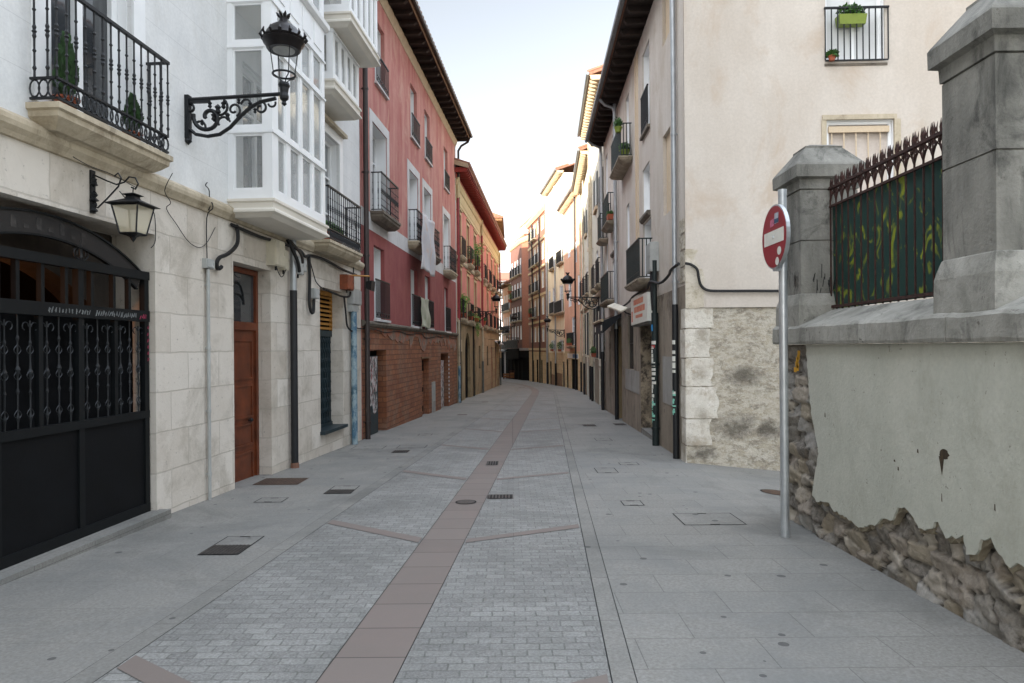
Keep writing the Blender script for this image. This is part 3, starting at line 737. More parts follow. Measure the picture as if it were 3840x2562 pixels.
# bay windows
m_bayg = None
def bay_glass():
    t = NT('bay_glass'); t.done((.55, .57, .56, 1), .04); t.b.inputs['Alpha'].default_value = .36; t.b.inputs['Specular IOR Level'].default_value = .9
    return t.m
m_bayg = bay_glass()
def bay(F, par, u0, u1, n, tiers, cols, ns, zb, label=None):
    """projecting glazed gallery; tiers: (z0, z1, glazed); cols: pane ranges on the front; ns: pane range on the sides"""
    mb = MB(F); g = MB(F); th = .07
    z0, z1 = tiers[0][0]-.13, tiers[-1][1]+.12
    zc = [z0]+[t for T in tiers for t in T[:2]]+[z1]
    def glazed(z): return any(t[2] and t[0] < z < t[1] for t in tiers)
    uc = sorted([u0, u1]+[c for q in cols for c in q])
    for a, b in zip(zc, zc[1:]):
        if b-a < 1e-4: continue
        for c, d in zip(uc, uc[1:]):
            m = (c+d)/2
            if glazed((a+b)/2) and any(q[0] < m < q[1] for q in cols): continue
            mb.box(c, d, n-th, n, a, b)
        for uu in (u0, u1-th):
            for c, d in ((0, ns[0]), (ns[0], ns[1]), (ns[1], n-th)):
                if glazed((a+b)/2) and c == ns[0]: continue
                mb.box(uu, uu+th, c, d, a, b)
    for t in tiers:
        if not t[2]:
            for q in cols: mb.box(q[0]+.02, q[1]-.02, n, n+.012, t[0]+.05, t[1]-.05)
            mb.box(u0, u1, 0, n-th, t[1]-.1, t[1]-.02); continue
        a, b = t[:2]; e = .028
        for q in cols:
            mb.box(q[0], q[0]+e, n-.05, n-.014, a, b); mb.box(q[1]-e, q[1], n-.05, n-.014, a, b); mb.box(q[0]+e, q[1]-e, n-.05, n-.014, a, a+e); mb.box(q[0]+e, q[1]-e, n-.05, n-.014, b-e, b)
            g.box(q[0], q[1], n-.034, n-.03, a, b)
        for uu, s in ((u0, 1), (u1, -1)):
            x0, x1 = sorted((uu+s*.014, uu+s*.05)); xg = uu+s*.032
            mb.box(x0, x1, ns[0], ns[0]+e, a, b); mb.box(x0, x1, ns[1]-e, ns[1], a, b); mb.box(x0, x1, ns[0]+e, ns[1]-e, a, a+e); mb.box(x0, x1, ns[0]+e, ns[1]-e, b-e, b)
            g.face([(xg, ns[0], a), (xg, ns[1], a), (xg, ns[1], b), (xg, ns[0], b)])
        # sill line
        mb.box(u0-.012, u1+.012, n+.0005, n+.02, b+.01, b+.045); mb.box(u0-.012, u0-.0005, .0, n, b+.01, b+.045)
    o = mb.build('bay_window', m_whitewood, par); g.build('pane', m_bayg, o)
    s = MB(F)
    R = [[(u0-e, -.01, z), (u1+e, -.01, z), (u1+e, n+e, z), (u0-e, n+e, z)] for z, e in ((z0, .045), (z0-.035, .045), (z0-.05, .02), (z0-.12, .015), (z0-.15, .05), (z0-.18, .05), (z0-.2, 0), (z0-.24, -.06))]
    s.face(R[0])
    for a, b in zip(R, R[1:]):
        for j in range(4): k = (j+1) % 4; s.face([a[j], b[j], b[k], a[k]])
    s.face(R[-1]); s.build('bay_base', m_soffit, o)
    return o
cols = [(4.2, 4.47), (4.63, 5.0), (5.1, 5.48), (5.58, 5.96)]
T = [(4.0, 4.76, 1), (4.86, 5.92, 1), (6.02, 6.54, 1), (6.64, 7.08, 0), (7.3, 8.05, 1), (8.15, 9.3, 1), (9.4, 9.9, 1), (10, 10.5, 0)]
bb = bay(F, wl, 4.0, 6.08, .62, T, cols, (.07, .5), 0)
mb = MB(F); mb.prof(3.93, 6.15, [(-.01, 7.09), (.64, 7.09), (.69, 7.13), (.70, 7.2), (-.01, 7.22)]); mb.build('cornice', m_whitewood, bb)
for z0, z1 in ((3.98, 5.95), (7.4, 9.6)): window(F, wl, 4.45, 5.7, z0, z1, .05, .12, leaves=2, bars=1, fw=.07, gm=m_glass)
mb = MB(F); mb.box(4.08, 6.0, .01, .5, 3.9, 3.94); mb.box(4.08, 6.0, .01, .5, 6.56, 6.6); mb.build('bay_floor', m_soffit, bb)
c2 = [(7.0, 7.27), (7.36, 7.62), (7.72, 7.98), (8.06, 8.32)]
bay(F, wl, 6.88, 8.42, .5, [(6.75, 7.45, 1)], c2, (.08, .4), 0)
c3 = [(6.95, 7.2), (7.3, 7.55), (7.66, 7.9), (8.02, 8.26), (8.36, 8.56)]
bay(F, wl, 6.82, 8.68, .82, [(7.9, 8.9, 1), (9.0, 10.2, 1), (10.3, 10.8, 1)], c3, (.1, .7), 0)
# steel gate recess
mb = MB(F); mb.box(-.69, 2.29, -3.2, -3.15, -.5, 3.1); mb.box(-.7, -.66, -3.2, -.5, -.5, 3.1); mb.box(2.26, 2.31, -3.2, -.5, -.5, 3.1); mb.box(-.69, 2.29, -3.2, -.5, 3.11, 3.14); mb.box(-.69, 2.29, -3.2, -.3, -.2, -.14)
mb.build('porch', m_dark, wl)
def ringband(mb, cu, cz, ri, ro, a0, a1, n0, n1, N=24):
    for i in range(N):
        A = [a0+(a1-a0)*i/N, a0+(a1-a0)*(i+1)/N]
        P = lambda r, a, n: (cu+r*math.cos(a), n, cz+r*math.sin(a))
        mb.hull([P(ri, A[0], n0), P(ro, A[0], n0), P(ro, A[0], n1), P(ri, A[0], n1)], [P(ri, A[1], n0), P(ro, A[1], n0), P(ro, A[1], n1), P(ri, A[1], n1)])
# stone arch set back behind the gate
mb = MB(F); cu, cz, rr = .8, .95, 1.72
a1 = math.acos(1.14/rr)
N = 24
for i in range(N):
    x0, x1 = -.69+2.98*i/N, -.69+2.98*(i+1)/N
    f = lambda x: cz+math.sqrt(max(0, 1.82**2-(x-cu)**2))-.06 if abs(x-cu) < 1.2 else 2.2
    z0, z1 = f(x0), f(x1)
    mb.face([(x0, -.5, z0), (x1, -.5, z1), (x1, -.5, 3.12), (x0, -.5, 3.12)]); mb.face([(x0, -.5, z0), (x1, -.5, z1), (x1, -.8, z1), (x0, -.8, z0)])
mb.box(2.02, 2.29, -.8, -.5, -.5, 2.3, skip='t'); mb.box(-.69, -.4, -.8, -.5, -.5, 2.3, skip='t')
mb.build('inner_arch', plaster('shade_dark_arch_stone', '#4a4138', '#2a241f', .4, 2, .4), wl)  # stone coloured dark to stand for the shade inside the porch
pl = bpy.data.lights.new('porch_lamp', 'POINT'); pl.energy = 9; pl.color = (1, .38, .12); pl.shadow_soft_size = .08
plo = bpy.data.objects.new('porch_lamp', pl); COL.objects.link(plo); plo.location = F.w(.35, -1.45, 2.45)
mb = MB(F); mb.box(-.6, 2.2, -1.9, -1.85, -.15, 2.9)
for i in range(7): mb.box(-.6+.4*i, -.54+.4*i, -1.85, -1.8, -.15, 2.9)
for z in (.9, 1.7, 2.2, 2.5): mb.box(-.6, 2.2, -1.85, -1.81, z, z+.07)
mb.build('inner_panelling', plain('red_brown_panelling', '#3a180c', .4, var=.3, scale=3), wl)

def T_(name, label, cat, F, u, **k): return froot(name, label, cat, F, u, **k)
g = T_('steel_gate', 'tall blue-black steel double gate with turned bars and scrolls, left foreground', 'gate', F, .8)
mb = MB(F); n0, n1 = -.12, -.06
for u in (-.66, .19, 1.17, 2.2): mb.box(u, u+.075, n0, n1, .02, 2.66)
for u in (-.25, .68, 1.70): mb.box(u, u+.05, n0+.01, n1-.005, 1.15, 2.15)
mb.box(-.66, 2.275, n0-.005, n1+.012, 2.6, 2.69); mb.box(-.66, 2.275, n0-.005, n1+.012, 2.14, 2.26); mb.box(-.66, 2.275, n0, n1+.004, 1.08, 1.16); mb.box(-.66, 2.275, n0, n1+.004, .02, .14)
mb.build('gate_frame', m_gatetrim, g)
for u in (-.25, .45, .73, 1.02, 1.37, 1.7, 1.95): mb = MB(F); mb.box(u-.02, u+.02, n0+.01, n1-.004, 2.26, 2.6); mb.build('top_bar', m_gatetrim, g)
mb = MB(F)
for a, b in ((-.6, .19), (.265, 1.17), (1.245, 2.2)): mb.box(a, b, n0+.015, n1-.02, .14, 1.08)
mb.build('gate_panel', m_gatep, g)
mb = MB(F)
mi = plain('greyish_iron_balusters', '#24272a', .5, .3, .35, 14)
for a, b in ((-.2, .19), (.265, .68), (.73, 1.17), (1.245, 1.7), (1.75, 2.2)):
    c = 3
    for i in range(c):
        u = a+(b-a)*(i+.5)/c; nn = (n0+n1)/2
        pr = []
        for q, r in ((0, 1), (.06, 1.2), (.1, 2.2), (.14, 1), (.3, 1.1), (.33, 2), (.36, 1), (.46, 1.1), (.49, 2), (.52, 3.1), (.55, 1.6), (.62, 1), (.76, 1.1), (.79, 2.), (.82, 1), (.9, 1), (1, 1)): pr.append((.007*r, 1.16+(.93 if i != 1 else .98)*q))
        mb.lathe((u, nn, 0), pr, 6)
        if i != 1:
            for s in (-1, 1): mb.tube([(u+s*(.05-.035*math.cos(t/8*4.4)), nn, 2.04+.035*math.sin(t/8*4.4)) for t in range(9)], .006, 4)
        for zq in (1.25, 1.58, 1.8):
            for s in (-1, 1): mb.tube([(u+s*(.008+.05*math.sin(t/10*PI)*math.cos(t*.25)), nn, zq+.12*t/10) for t in range(11)], .0045, 4)
mb.build('balusters', mi, g)
mb = MB(F); mb.box(-.6, 2.26, -.26, -.24, .05, 2.16); mb.build('shade_sheet', m_front, g)  # dark sheet added behind the bars to stand for the porch's shade
g2 = T_('arched_sign_board', 'curved black board with worn dark lettering band over the steel gate', 'sign', F, .8, z=2.7)
mb = MB(F); R0, R1 = 2.55, 2.73; cz = 3.05-R1-.01; a = math.asin(1.40/R1)
ringband(mb, .8, cz, R0, R1, PI/2-a, PI/2+a, -.1, -.085)
mb.build('board', plain('board_black', '#15110f', .6, var=.4, scale=9), g2)
for ra, rb_ in ((R1, R1+.018), (R0-.018, R0)): mb = MB(F); ringband(mb, .8, cz, ra, rb_, PI/2-a, PI/2+a, -.11, -.07); mb.build('rim', m_gatetrim, g2)
# worn marks on the board
R = random.Random(5)
for i in range(13):
    mb = MB(F)
    aa = PI/2+a*(.86-1.0*i/12*1.2); c = (R0+R1)/2; x, z = .8+c*math.cos(aa), cz+c*math.sin(aa)
    mb.box(x-.03, x+.03, -.085, -.083, z-.055, z-.02 if i % 2 else z+.05)
    mb.build('worn_letter', plain('faded_grey_letter', '#332f2c', .8, var=.5, scale=12), g2)
# ornament on gate top
mb = MB(F)
for s in (-1, 1):
    mb.tube([(1.25+s*(.02+.08*math.sin(t/10*5)), -.09, 2.7+.06*(1-math.cos(t/10*5))) for t in range(11)], .008, 5)
    mb.tube([(1.25+s*(.03*t/6), -.09, 2.72+.16*t/6-.03*math.sin(t)) for t in range(7)], .007, 5)
mb.lathe((1.25, -.09, 2.68), [(.01, 0), (.02, .04), (.008, .08), (.018, .12), (0, .2)], 6)
mb.build('crest', m_iron, g)
mb = MB(F); mb.box(-.8, 2.36, -.3, .13, -1.2, .045); mb.build('gate_step', m_slab, wl)
# chalk scribble on the gate rail
def scribble(mb, u, z, h, s, n, R, slant=.3, adv=.035, wd=.006):
    x = u
    for i in range(s):
        p = [(x+R.uniform(-.3, .3)*adv+slant*h*q, n, z+h*q) for q in (R.uniform(0, .3), R.uniform(.7, 1), R.uniform(.1, .5), R.uniform(.4, .9))]
        for a, b in zip(p, p[1:]):
            mb.face([(a[0]-wd, n, a[2]), (a[0]+wd, n, a[2]), (b[0]+wd, n, b[2]), (b[0]-wd, n, b[2])])
        x += adv*R.uniform(.7, 1.3)
m_chalk = plain('white_marker', '#7d8080', .8, var=.2); m_pinkm = plain('pink_marker', '#9c3450', .8)
mb = MB(F); R = random.Random(3); scribble(mb, .78, 2.165, .06, 8, n1+.0135, R); scribble(mb, 1.12, 2.165, .06, 6, n1+.0135, R); scribble(mb, 1.4, 2.165, .065, 20, n1+.0135, R, adv=.033)
mb.build('white_scrawl', m_chalk, g)
mb = MB(F); scribble(mb, 2.1, 2.16, .06, 4, n1+.0138, R); [scribble(mb, 2.225, 2.05-.07*i, .05, 2, n1+.0138, R, adv=.015) for i in range(6)]
mb.build('pink_scrawl', m_pinkm, g)
# brown wooden door
d = T_('panelled_door', 'varnished brown panelled wooden front door with a glass fanlight', 'door', F, 4.72)
k = -.27
mb = MB(F); mb.box(4.125, 4.2, k, k+.07, -.35, 3.04); mb.box(5.25, 5.325, k, k+.07, -.35, 3.04); mb.box(4.2, 5.25, k, k+.07, 2.96, 3.04); mb.box(4.2, 5.25, k, k+.075, 2.12, 2.24)
mb.build('door_frame', m_door, d)
mb = MB(F); mb.box(4.2, 5.25, k, k+.035, -.35, 2.12)
for a, b in ((-.3, .3), (.38, .72), (.8, 1.3), (1.38, 1.98)):
    mb.box(4.29, 5.16, k+.035, k+.038, a, b); e = .03
    for (x0, x1, z0, z1) in ((4.29, 4.29+e, a, b), (5.16-e, 5.16, a, b), (4.29+e, 5.16-e, a, a+e), (4.29+e, 5.16-e, b-e, b)): mb.box(x0, x1, k+.035, k+.055, z0, z1)
dl = mb.build('door_leaf', m_door, d)
mb = MB(F); mb.lathe((5.05, k+.08, .76), [(0, -.03), (.025, -.02), (.03, 0), (.025, .02), (0, .03)], 8); mb.box(5.03, 5.07, k+.035, k+.08, .75, .77); mb.build('door_handle', m_black, dl)
mb = MB(F); mb.box(4.2, 5.25, k+.02, k+.03, 2.24, 2.96); mb.build('fanlight', m_glass, d)
mb = MB(F); [mb.tube([(4.7+.22*math.cos(t/6*2*PI/2), k+.04, 2.5+r*math.sin(t/6*PI)) for t in range(7)], .012, 5) for r in (.15, .32)]
mb.build('fanlight_scroll', m_iron, d)
# shop entrance with louvre and folding grille
d = T_('folding_grille', 'dark teal folding security grille below an ochre louvre, on a dark sill', 'grille', F, 8.15)
k = -.27
mb = MB(F); mb.box(7.51, 8.81, k-.02, k, -.3, 3.0); mb.build('backing', m_dark, d)
mb = MB(F)
for i in range(13): mb.box(7.53+i*.1, 7.55+i*.1, k+.01, k+.04, .3, 2.1)
for j in range(9):
    for i in range(12):
        a = 7.54+i*.1; z = .35+j*.2; mb.tube([(a, k+.045, z), (a+.05, k+.045, z+.1), (a+.1, k+.045, z)], .007, 4, False)
mb.box(7.51, 8.81, k, k+.05, 2.08, 2.2); mb.box(7.51, 8.81, k, k+.05, .28, .34); mb.build('grille_bars', m_teal, d)
mb = MB(F)
for i in range(8): mb.prof(7.53, 8.79, [(k+.01, 2.25+i*.088), (k+.06, 2.22+i*.088), (k+.06, 2.25+i*.088), (k+.01, 2.28+i*.088)])
mb.box(7.51, 8.81, k, k+.055, 2.9, 2.99); mb.box(7.51, 7.53, k, k+.06, 2.2, 2.9); mb.box(8.79, 8.81, k, k+.06, 2.2, 2.9); mb.build('louvre', m_louvre, d)
mb = MB(F); mb.box(7.46, 8.86, -.27, .09, .22, .28); mb.build('sill', m_teal, d)
mb = MB(F); mb.box(7.5, 8.82, -.27, -.003, -1, .22); mb.build('sill_block', m_ashlar, wl)
# pipes of the white house
pipe(F, wl, [(3.37, .04, 2.85), (3.37, .04, -.15)], .022, m_boxg, 'cable_conduit', .8)
pipe(F, wl, [(6.02, .09, 3.66), (6.02, .09, 2.8)], .052, m_zinc, 'downpipe', 0)
pipe(F, wl, [(6.02, .09, 2.8), (6.02, .09, -.08)], .06, m_black, 'downpipe_foot', 0)
mb = MB(F); mb.lathe((6.02, .09, -.14), [(.07, 0), (.065, .09), (.04, .1)], 10); mb.build('pipe_shoe', plain('brown_clay_shoe', '#7d5a49', .8), wl)
m_bluep = mottled('blue_painted_pipe', ['#4a6f86', '#9fb0b5', '#3c5f6f', '#8fa3ab'], 2.6, .2, .005, .5, (1, 1, .5), 10)
pipe(F, wl, [(9.3, .09, 2.62), (9.3, .09, -.23)], .068, m_bluep, 'painted_pipe', 0)
pipe(F, wl, [(9.5, .06, 1.3), (9.5, .06, -.24)], .035, plain('rust_brown_pipe', '#5b4335', .7, var=.3), 'thin_pipe', 0)
pipe(F, wl, [(10.27, .1, 9.5), (10.27, .1, -.25)], .062, m_browngutter, 'downpipe', 1.9)
pipe(F, wl, [(9.5, .03, 3.6), (9.52, .03, 2.6)], .012, m_cabl, 'thin_conduit', 0)
# meter boxes and fittings
def wallbox(F, u0, u1, z0, z1, d, mat, label, name='meter_box', feet=True, grp='boxes on the white house wall'):
    t = froot(name, label, 'meter box', F, (u0+u1)/2, z=z0, group=grp)
    mb = MB(F); mb.box(u0, u1, 0.0, d, z0, z1); mb.build('housing', mat, t)
    mb = MB(F); e = .015; mb.box(u0+e, u1-e, d, d+.012, z0+e, z1-e); mb.box(u1-.05, u1-.035, d+.012, d+.02, (z0+z1)/2-.02, (z0+z1)/2+.02); mb.build('lid', mat, t)
    mb = MB(F); mb.tube([((u0+u1)/2, d*.5, z0), ((u0+u1)/2, d*.5, z0-.06)], .018, 6); mb.build('cable_gland', m_cabl, t)
    return t
wallbox(F, 5.18, 5.55, 3.12, 3.52, .14, m_box, 'largest cream meter box, above the brown wooden door')
wallbox(F, 5.62, 5.8, 3.1, 3.42, .1, m_box, 'narrow cream box between the largest cream box and the metal downpipe')
wallbox(F, 6.2, 6.46, 3.1, 3.4, .09, m_boxg, 'grey box right of the metal downpipe under the bay window')
wallbox(F, 6.5, 6.72, 3.18, 3.4, .05, m_boxg, 'flat pale box beside the grey box under the bay window')
wallbox(F, 6.95, 7.2, 2.74, 2.92, .1, m_boxg, 'small grey box with a looped cable, left of the ochre louvre')
wallbox(F, 8.66, 9.08, 3.05, 3.35, .16, m_boxr, 'rusty orange box under the small flower balcony')
wallbox(F, 9.14, 9.76, 2.78, 3.1, .12, m_boxg, 'wide grey box above the blue painted pipe')
wallbox(F, 9.15, 9.6, 2.62, 2.77, .1, m_boxg, 'shallow grey box directly on top of the blue painted pipe')
wallbox(F, 3.3, 3.5, 2.86, 2.98, .06, m_boxg, 'little grey junction box at the top of the thin grey conduit', 'junction_box')
# flood light
t = froot('flood_light', 'small black flood light on an ochre arm under the flower balcony', 'flood light', F, 9.5, z=3.3)
mb = MB(F); mb.tube([(8.9, .03, 3.36), (9.55, .36, 3.4)], .02, 6); mb.build('arm', m_louvre, t)
mb = MB(F); mb.hull([(9.5, .3, 3.28), (9.72, .3, 3.28), (9.72, .3, 3.14), (9.5, .3, 3.14)], [(9.47, .44, 3.3), (9.75, .44, 3.3), (9.75, .42, 3.08), (9.47, .42, 3.08)]); mb.box(9.58, 9.64, .33, .36, 3.28, 3.41); mb.build('lamp_head', m_black, t)
# cables on the white house
def cable(F, pts, r, label, group='cables clipped to the fronts', mat=None, k=5, name='cable'):
    mb = MB(F); P = []
    for i in range(len(pts)-1):
        a, b = Vector(pts[i]), Vector(pts[i+1])
        p0 = Vector(pts[max(i-1, 0)]); p3 = Vector(pts[min(i+2, len(pts)-1)])
        for t in (0, .25, .5, .75):
            P.append(.5*((2*a)+(b-p0)*t+(2*p0-5*a+4*b-p3)*t*t+(3*a-p0-3*b+p3)*t**3))
    P.append(Vector(pts[-1])); mb.tube(P, r, k)
    o = mb.build(name, mat or m_cabl); return tag(o, label, 'cable', group)
cable(F, [(4.16, .03, 3.55), (4.14, .06, 3.4), (4.05, .08, 3.25), (3.8, .09, 3.1), (3.62, .07, 3.03), (3.55, .06, 2.95), (3.6, .05, 2.88), (3.7, .05, 2.92)], .028, 'thick black hose curving down beneath the corner of the big bay window')
cable(F, [(4.0, .04, 3.53), (4.8, .06, 3.5), (5.5, .07, 3.52), (6.1, .16, 3.48), (6.6, .07, 3.44), (6.9, .05, 3.5), (7.6, .06, 3.52), (8.6, .07, 3.45), (9.6, .06, 3.44)], .026, 'thick black cable bundle running along under the stone moulding')
cable(F, [(5.75, .1, 3.6), (5.95, .18, 3.3), (6.1, .16, 3.12)], .03, 'black pipe stub slanting across the metal downpipe', name='pipe_stub')
cable(F, [(5.85, .1, 3.6), (6.05, .2, 3.42), (6.2, .18, 3.28)], .026, 'brownish pipe stub slanting just above the black one', mat=m_steel, name='pipe_stub')
cable(F, [(6.86, .04, 3.5), (6.86, .05, 3.1), (6.83, .05, 2.7), (6.88, .06, 2.5), (7.0, .06, 2.5), (7.05, .05, 2.72)], .03, 'black cable hanging in a hook shape left of the ochre louvre')
cable(F, [(6.9, .03, 3.45), (7.1, .03, 3.2), (7.25, .03, 3.05), (7.6, .04, 2.95)], .01, 'thin slack wire from the hanging cable to the louvre lintel')
cable(F, [(7.6, .04, 2.97), (8.1, .05, 2.93), (8.6, .06, 2.9), (8.95, .1, 2.92), (9.05, .1, 3.02)], .022, 'black cable crossing over the ochre louvre into the rusty box')
cable(F, [(8.75, .06, 2.9), (8.85, .06, 2.6), (8.95, .06, 2.3), (9.2, .08, 2.2)], .02, 'black cable dropping from the louvre corner to the blue pipe')
cable(F, [(9.62, .05, 3.1), (9.62, .03, 2.6), (9.64, .03, 2.35), (9.8, .03, 2.28), (10.2, .05, 2.3)], .014, 'thin cable running down under the flood light to the brown downpipe')
cable(F, [(.95, .03, 3.62), (1.1, .1, 3.56), (1.3, .2, 3.52), (1.6, .25, 3.46)], .004, 'thin wire slanting to the small iron lantern bracket')
cable(F, [(1.55, .1, 3.42), (1.8, .05, 3.36), (2.1, .03, 3.36), (2.26, .02, 3.34), (2.28, .02, 3.05), (2.2, .02, 2.95)], .005, 'thin wire from the small lantern down the gate pier')
cable(F, [(2.15, .3, 3.75), (2.3, .12, 3.6), (2.45, .1, 3.5), (2.5, .02, 3.44), (2.7, .02, 3.3), (2.95, .02, 3.14), (3.2, .02, 3.1), (3.4, .02, 3.2), (3.6, .02, 3.42)], .0045, 'loose wire looping across the ashlar between lantern and bay window')
cable(F, [(3.37, .04, 3.95), (3.33, .04, 3.9), (3.42, .04, 3.85), (3.38, .05, 3.6), (3.37, .09, 3.7), (3.37, .11, 3.62), (3.37, .03, 3.5), (3.37, .03, 2.95)], .007, 'wire crossing the moulding down to the little junction box')
cable(F, [(5.3, .1, 3.14), (5.38, .12, 3.0), (5.55, .1, 2.98), (5.7, .1, 3.12)], .007, 'drooping wire loop below the cream meter boxes')
# ================================================================ red house (left, second)
F = RB
rb = froot('red_house', 'red rendered house with a bare clay-brick ground floor and dark timber eaves', 'house', F, 0)
gf = [(.42, 2.2, -1.6, 2.02, .32), (6.75, 7.88, -1.6, 1.71, .16), (10.25, 12.02, -1.6, 1.86, .32)]
facade(F, rb, .03, 14.3, -1.6, 2.62, gf, m_redbrick, name='brick_ground_floor')
r2 = [(1.1, 2.1, 2.78, 4.57), (5.18, 6.12, 2.74, 4.5), (7.35, 8.3, 2.74, 4.5), (11.22, 12.03, 2.72, 4.44)]
facade(F, rb, .03, 14.3, 2.62, 4.88, [o+(.1,) for o in r2], m_redlow, name='lower_wall')
r3 = [(1.03, 2.42, 5.34, 7.54), (5.05, 6.35, 5.26, 7.44), (7.26, 8.53, 5.2, 7.42), (11.13, 12.46, 5.08, 7.3)]
r4 = [(1.33, 2.28, 8.6, 10.2), (5.34, 6.28, 8.5, 10.15), (7.5, 8.42, 8.46, 10.1), (11.28, 12.18, 8.36, 9.98)]
facade(F, rb, .03, 14.3, 4.88, 5.3, [], m_whiteband, n=.004, name='white_band')
facade(F, rb, .03, 14.3, 5.3, 11.0, [o+(.1,) for o in r3+r4], m_red, name='upper_wall', back=9)
mb = MB(F); mb.box(.03, 14.3, -9, -8.9, -1, 5.3); mb.box(.03, .06, -9, 0, -1.6, 5.3); mb.box(14.27, 14.3, -9, -.002, -1.6, 5.3); mb.build('rear_wall', m_red, rb)
mb = MB(F); mb.box(14.12, 14.3, .001, .012, 2.7, 10.85); mb.build('white_corner_strip', m_cornerwhite, rb)
mb = MB(F); mb.prof(.03, 14.3, [(-.01, 2.56), (.05, 2.58), (.09, 2.64), (.09, 2.68), (-.01, 2.72)]); mb.build('ledge', m_ledge, rb)
R = random.Random(11)
# torn plaster zone along the top of the brickwork
mb = MB(F); P = [(.45, 0, 2.57)]; x = .45
low = []
while x < 14.0:
    x += R.uniform(.1, .35); low.append((x, 0, 2.36+.12*math.sin(x*1.3)-(.5 if 4.9 < x < 7.8 else 0)*(.5+.5*math.sin(x*3))-(.35 if x > 9.3 else 0)*R.random()+R.uniform(-.06, .06)))
for a, b in zip(low, low[1:]):
    za, zb = min(a[2], 2.55), min(b[2], 2.55)
    mb.hull([(a[0], .0, za), (a[0], .014, za), (a[0], .014, 2.57), (a[0], .0, 2.57)], [(b[0], .0, zb), (b[0], .014, zb), (b[0], .014, 2.57), (b[0], .0, 2.57)])
mb.build('torn_render', m_brickgrey, rb)
mb = MB(F); mb.tube([(u, .03, 2.5+.03*math.sin(u*2.3)-(.07 if 7 < u < 9 else 0)) for u in [0.1+.35*i for i in range(41)]], .012, 5)
tag(mb.build('cable', m_cabl), 'thin sagging cable along the grey ledge of the red house', 'cable', 'cables clipped to the fronts')
# cove and eaves
mb = MB(F); mb.prof(.03, 14.3, [(-.01, 10.8), (.015, 10.8), (.09, 11.0), (.09, 11.06), (-.01, 11.06)]); mb.build('cove', m_yelwood, rb)
eaves(F, rb, -.0, 14.35, 11.2, .62, m_darkwood, .6, .12, .13, m_ochrewood)
roof(F, rb, -.0, 14.35, 11.3, .64, 9, .34, tiles=.27, gut=m_browngutter)
# windows
for o, zr in zip(r4, (9.32, 9.2, 9.13, 9.02)):
    window(F, rb, *o, .1, .26, leaves=2, bars=0, gm=m_blind)
    mb = MB(F); mb.box(o[0]-.06, o[1]+.2, -.1, .07, o[2]-.05, o[2]+.0); mb.build('window_sill', m_terra if 0 else m_whiteband, rb)
    railing(F, rb, o[0]-.02, o[1]+.18, .05, o[2]+.01, zr, m_iron, .11, .008, False)
for i, o in enumerate(r3):
    window(F, rb, *o, .02, .3, leaves=2, bars=1, gm=m_blind if i else m_glassb)
    surround(F, rb, *o, .24, .014, m_whiteband)
    balcony(F, rb, o[0]-.18, o[1]+.1, .27, o[2]-.01, .93, .22, m_ledge if i in (0, 2) else m_mould, m_iron, knob=1, step=.115)
for o, zr in zip(r2, (3.74, 3.69, 3.68, 3.66)):
    window(F, rb, *o, .1, .27, leaves=2, bars=0, gm=m_blind)
    mb = MB(F); mb.box(o[0]-.05, o[1]+.3, -.1, .09, o[2]-.06, o[2]-.002); mb.build('window_sill', m_whiteband, rb)
    railing(F, rb, o[0]-.04, o[1]+.28, .06, o[2], zr, m_iron, .105, .008, False)
# ground floor doors
t = froot('poster_door', 'metal door plastered with torn white posters over teal paint', 'door', F, 1.0)
mb = MB(F); mb.box(.44, 1.66, -.32, -.27, -.3, 1.95); mb.box(1.66, 2.19, -.32, -.25, -.4, 2.0); mb.box(.44, 1.66, -.32, -.25, 1.9, 2.0); mb.build('door_frame', m_dark, t)
mb = MB(F); mb.box(.46, 1.64, -.09, -.072, -.02, 1.88); mb.build('door_leaf', m_teal, t)
mb = MB(F); pts = [(.5, 1.86), (1.6, 1.86)]; R = random.Random(4)
z = 1.8
while z > .5: pts.append((1.6-R.uniform(0, .08), z)); z -= .12
x = 1.5
while x > .75: pts.append((x, .55+R.uniform(-.12, .18))); x -= .1
pts += [(.7, .45), (.55, .12), (.5, .5)]
mb.face([(a, -.069, b) for a, b in pts]); mb.build('torn_posters', m_posters, t)
t = froot('bricked_up_doorway', 'narrow bricked-up doorway with a dark slot at the top', 'doorway', F, 7.3)
mb = MB(F); mb.box(6.76, 7.87, -.2, -.16, -1, 1.7); mb.build('infill', m_redbrick, t)
mb = MB(F); mb.box(6.95, 7.75, -.158, -.15, 1.3, 1.66); mb.box(7.5, 7.66, -.158, -.15, .6, .75); mb.box(7.5, 7.66, -.158, -.15, -.05, .12); mb.build('gap', m_dark, t)
mb = MB(F); mb.box(6.6, 8.05, -.1, .03, 1.72, 1.78); mb.build('lintel', m_ochrewood, t)
t = froot('graffiti_door', 'tall dark doorway with a graffiti-covered door in the brick wall', 'door', F, 11.1)
mb = MB(F); mb.box(10.26, 12.0, -.34, -.32, -.6, 1.85); mb.build('backing', m_dark, t)
mb = MB(F); mb.box(10.3, 11.3, -.10, -.07, -.2, 1.6); mb.build('door_leaf', m_posters, t)
mb = MB(F)
for i in range(12): mb.box(12.02, 12.1, .0, .02, -.1+i*.16, -.02+i*.16)
mb.build('toothed_bricks', m_whiteband, rb)
t = froot('meter_cabinet', 'pale grey meter cabinet let into the foot of the brick wall', 'cabinet', F, 8.7)
mb = MB(F); mb.box(8.4, 9.0, 0.0, .025, -.5, .88); mb.build('surround', m_cement, t)
mb = MB(F); mb.box(8.46, 8.94, .025, .035, .2, .8); mb.box(8.5, 8.56, .035, .042, .45, .52); mb.build('cabinet_door', m_boxg, t)
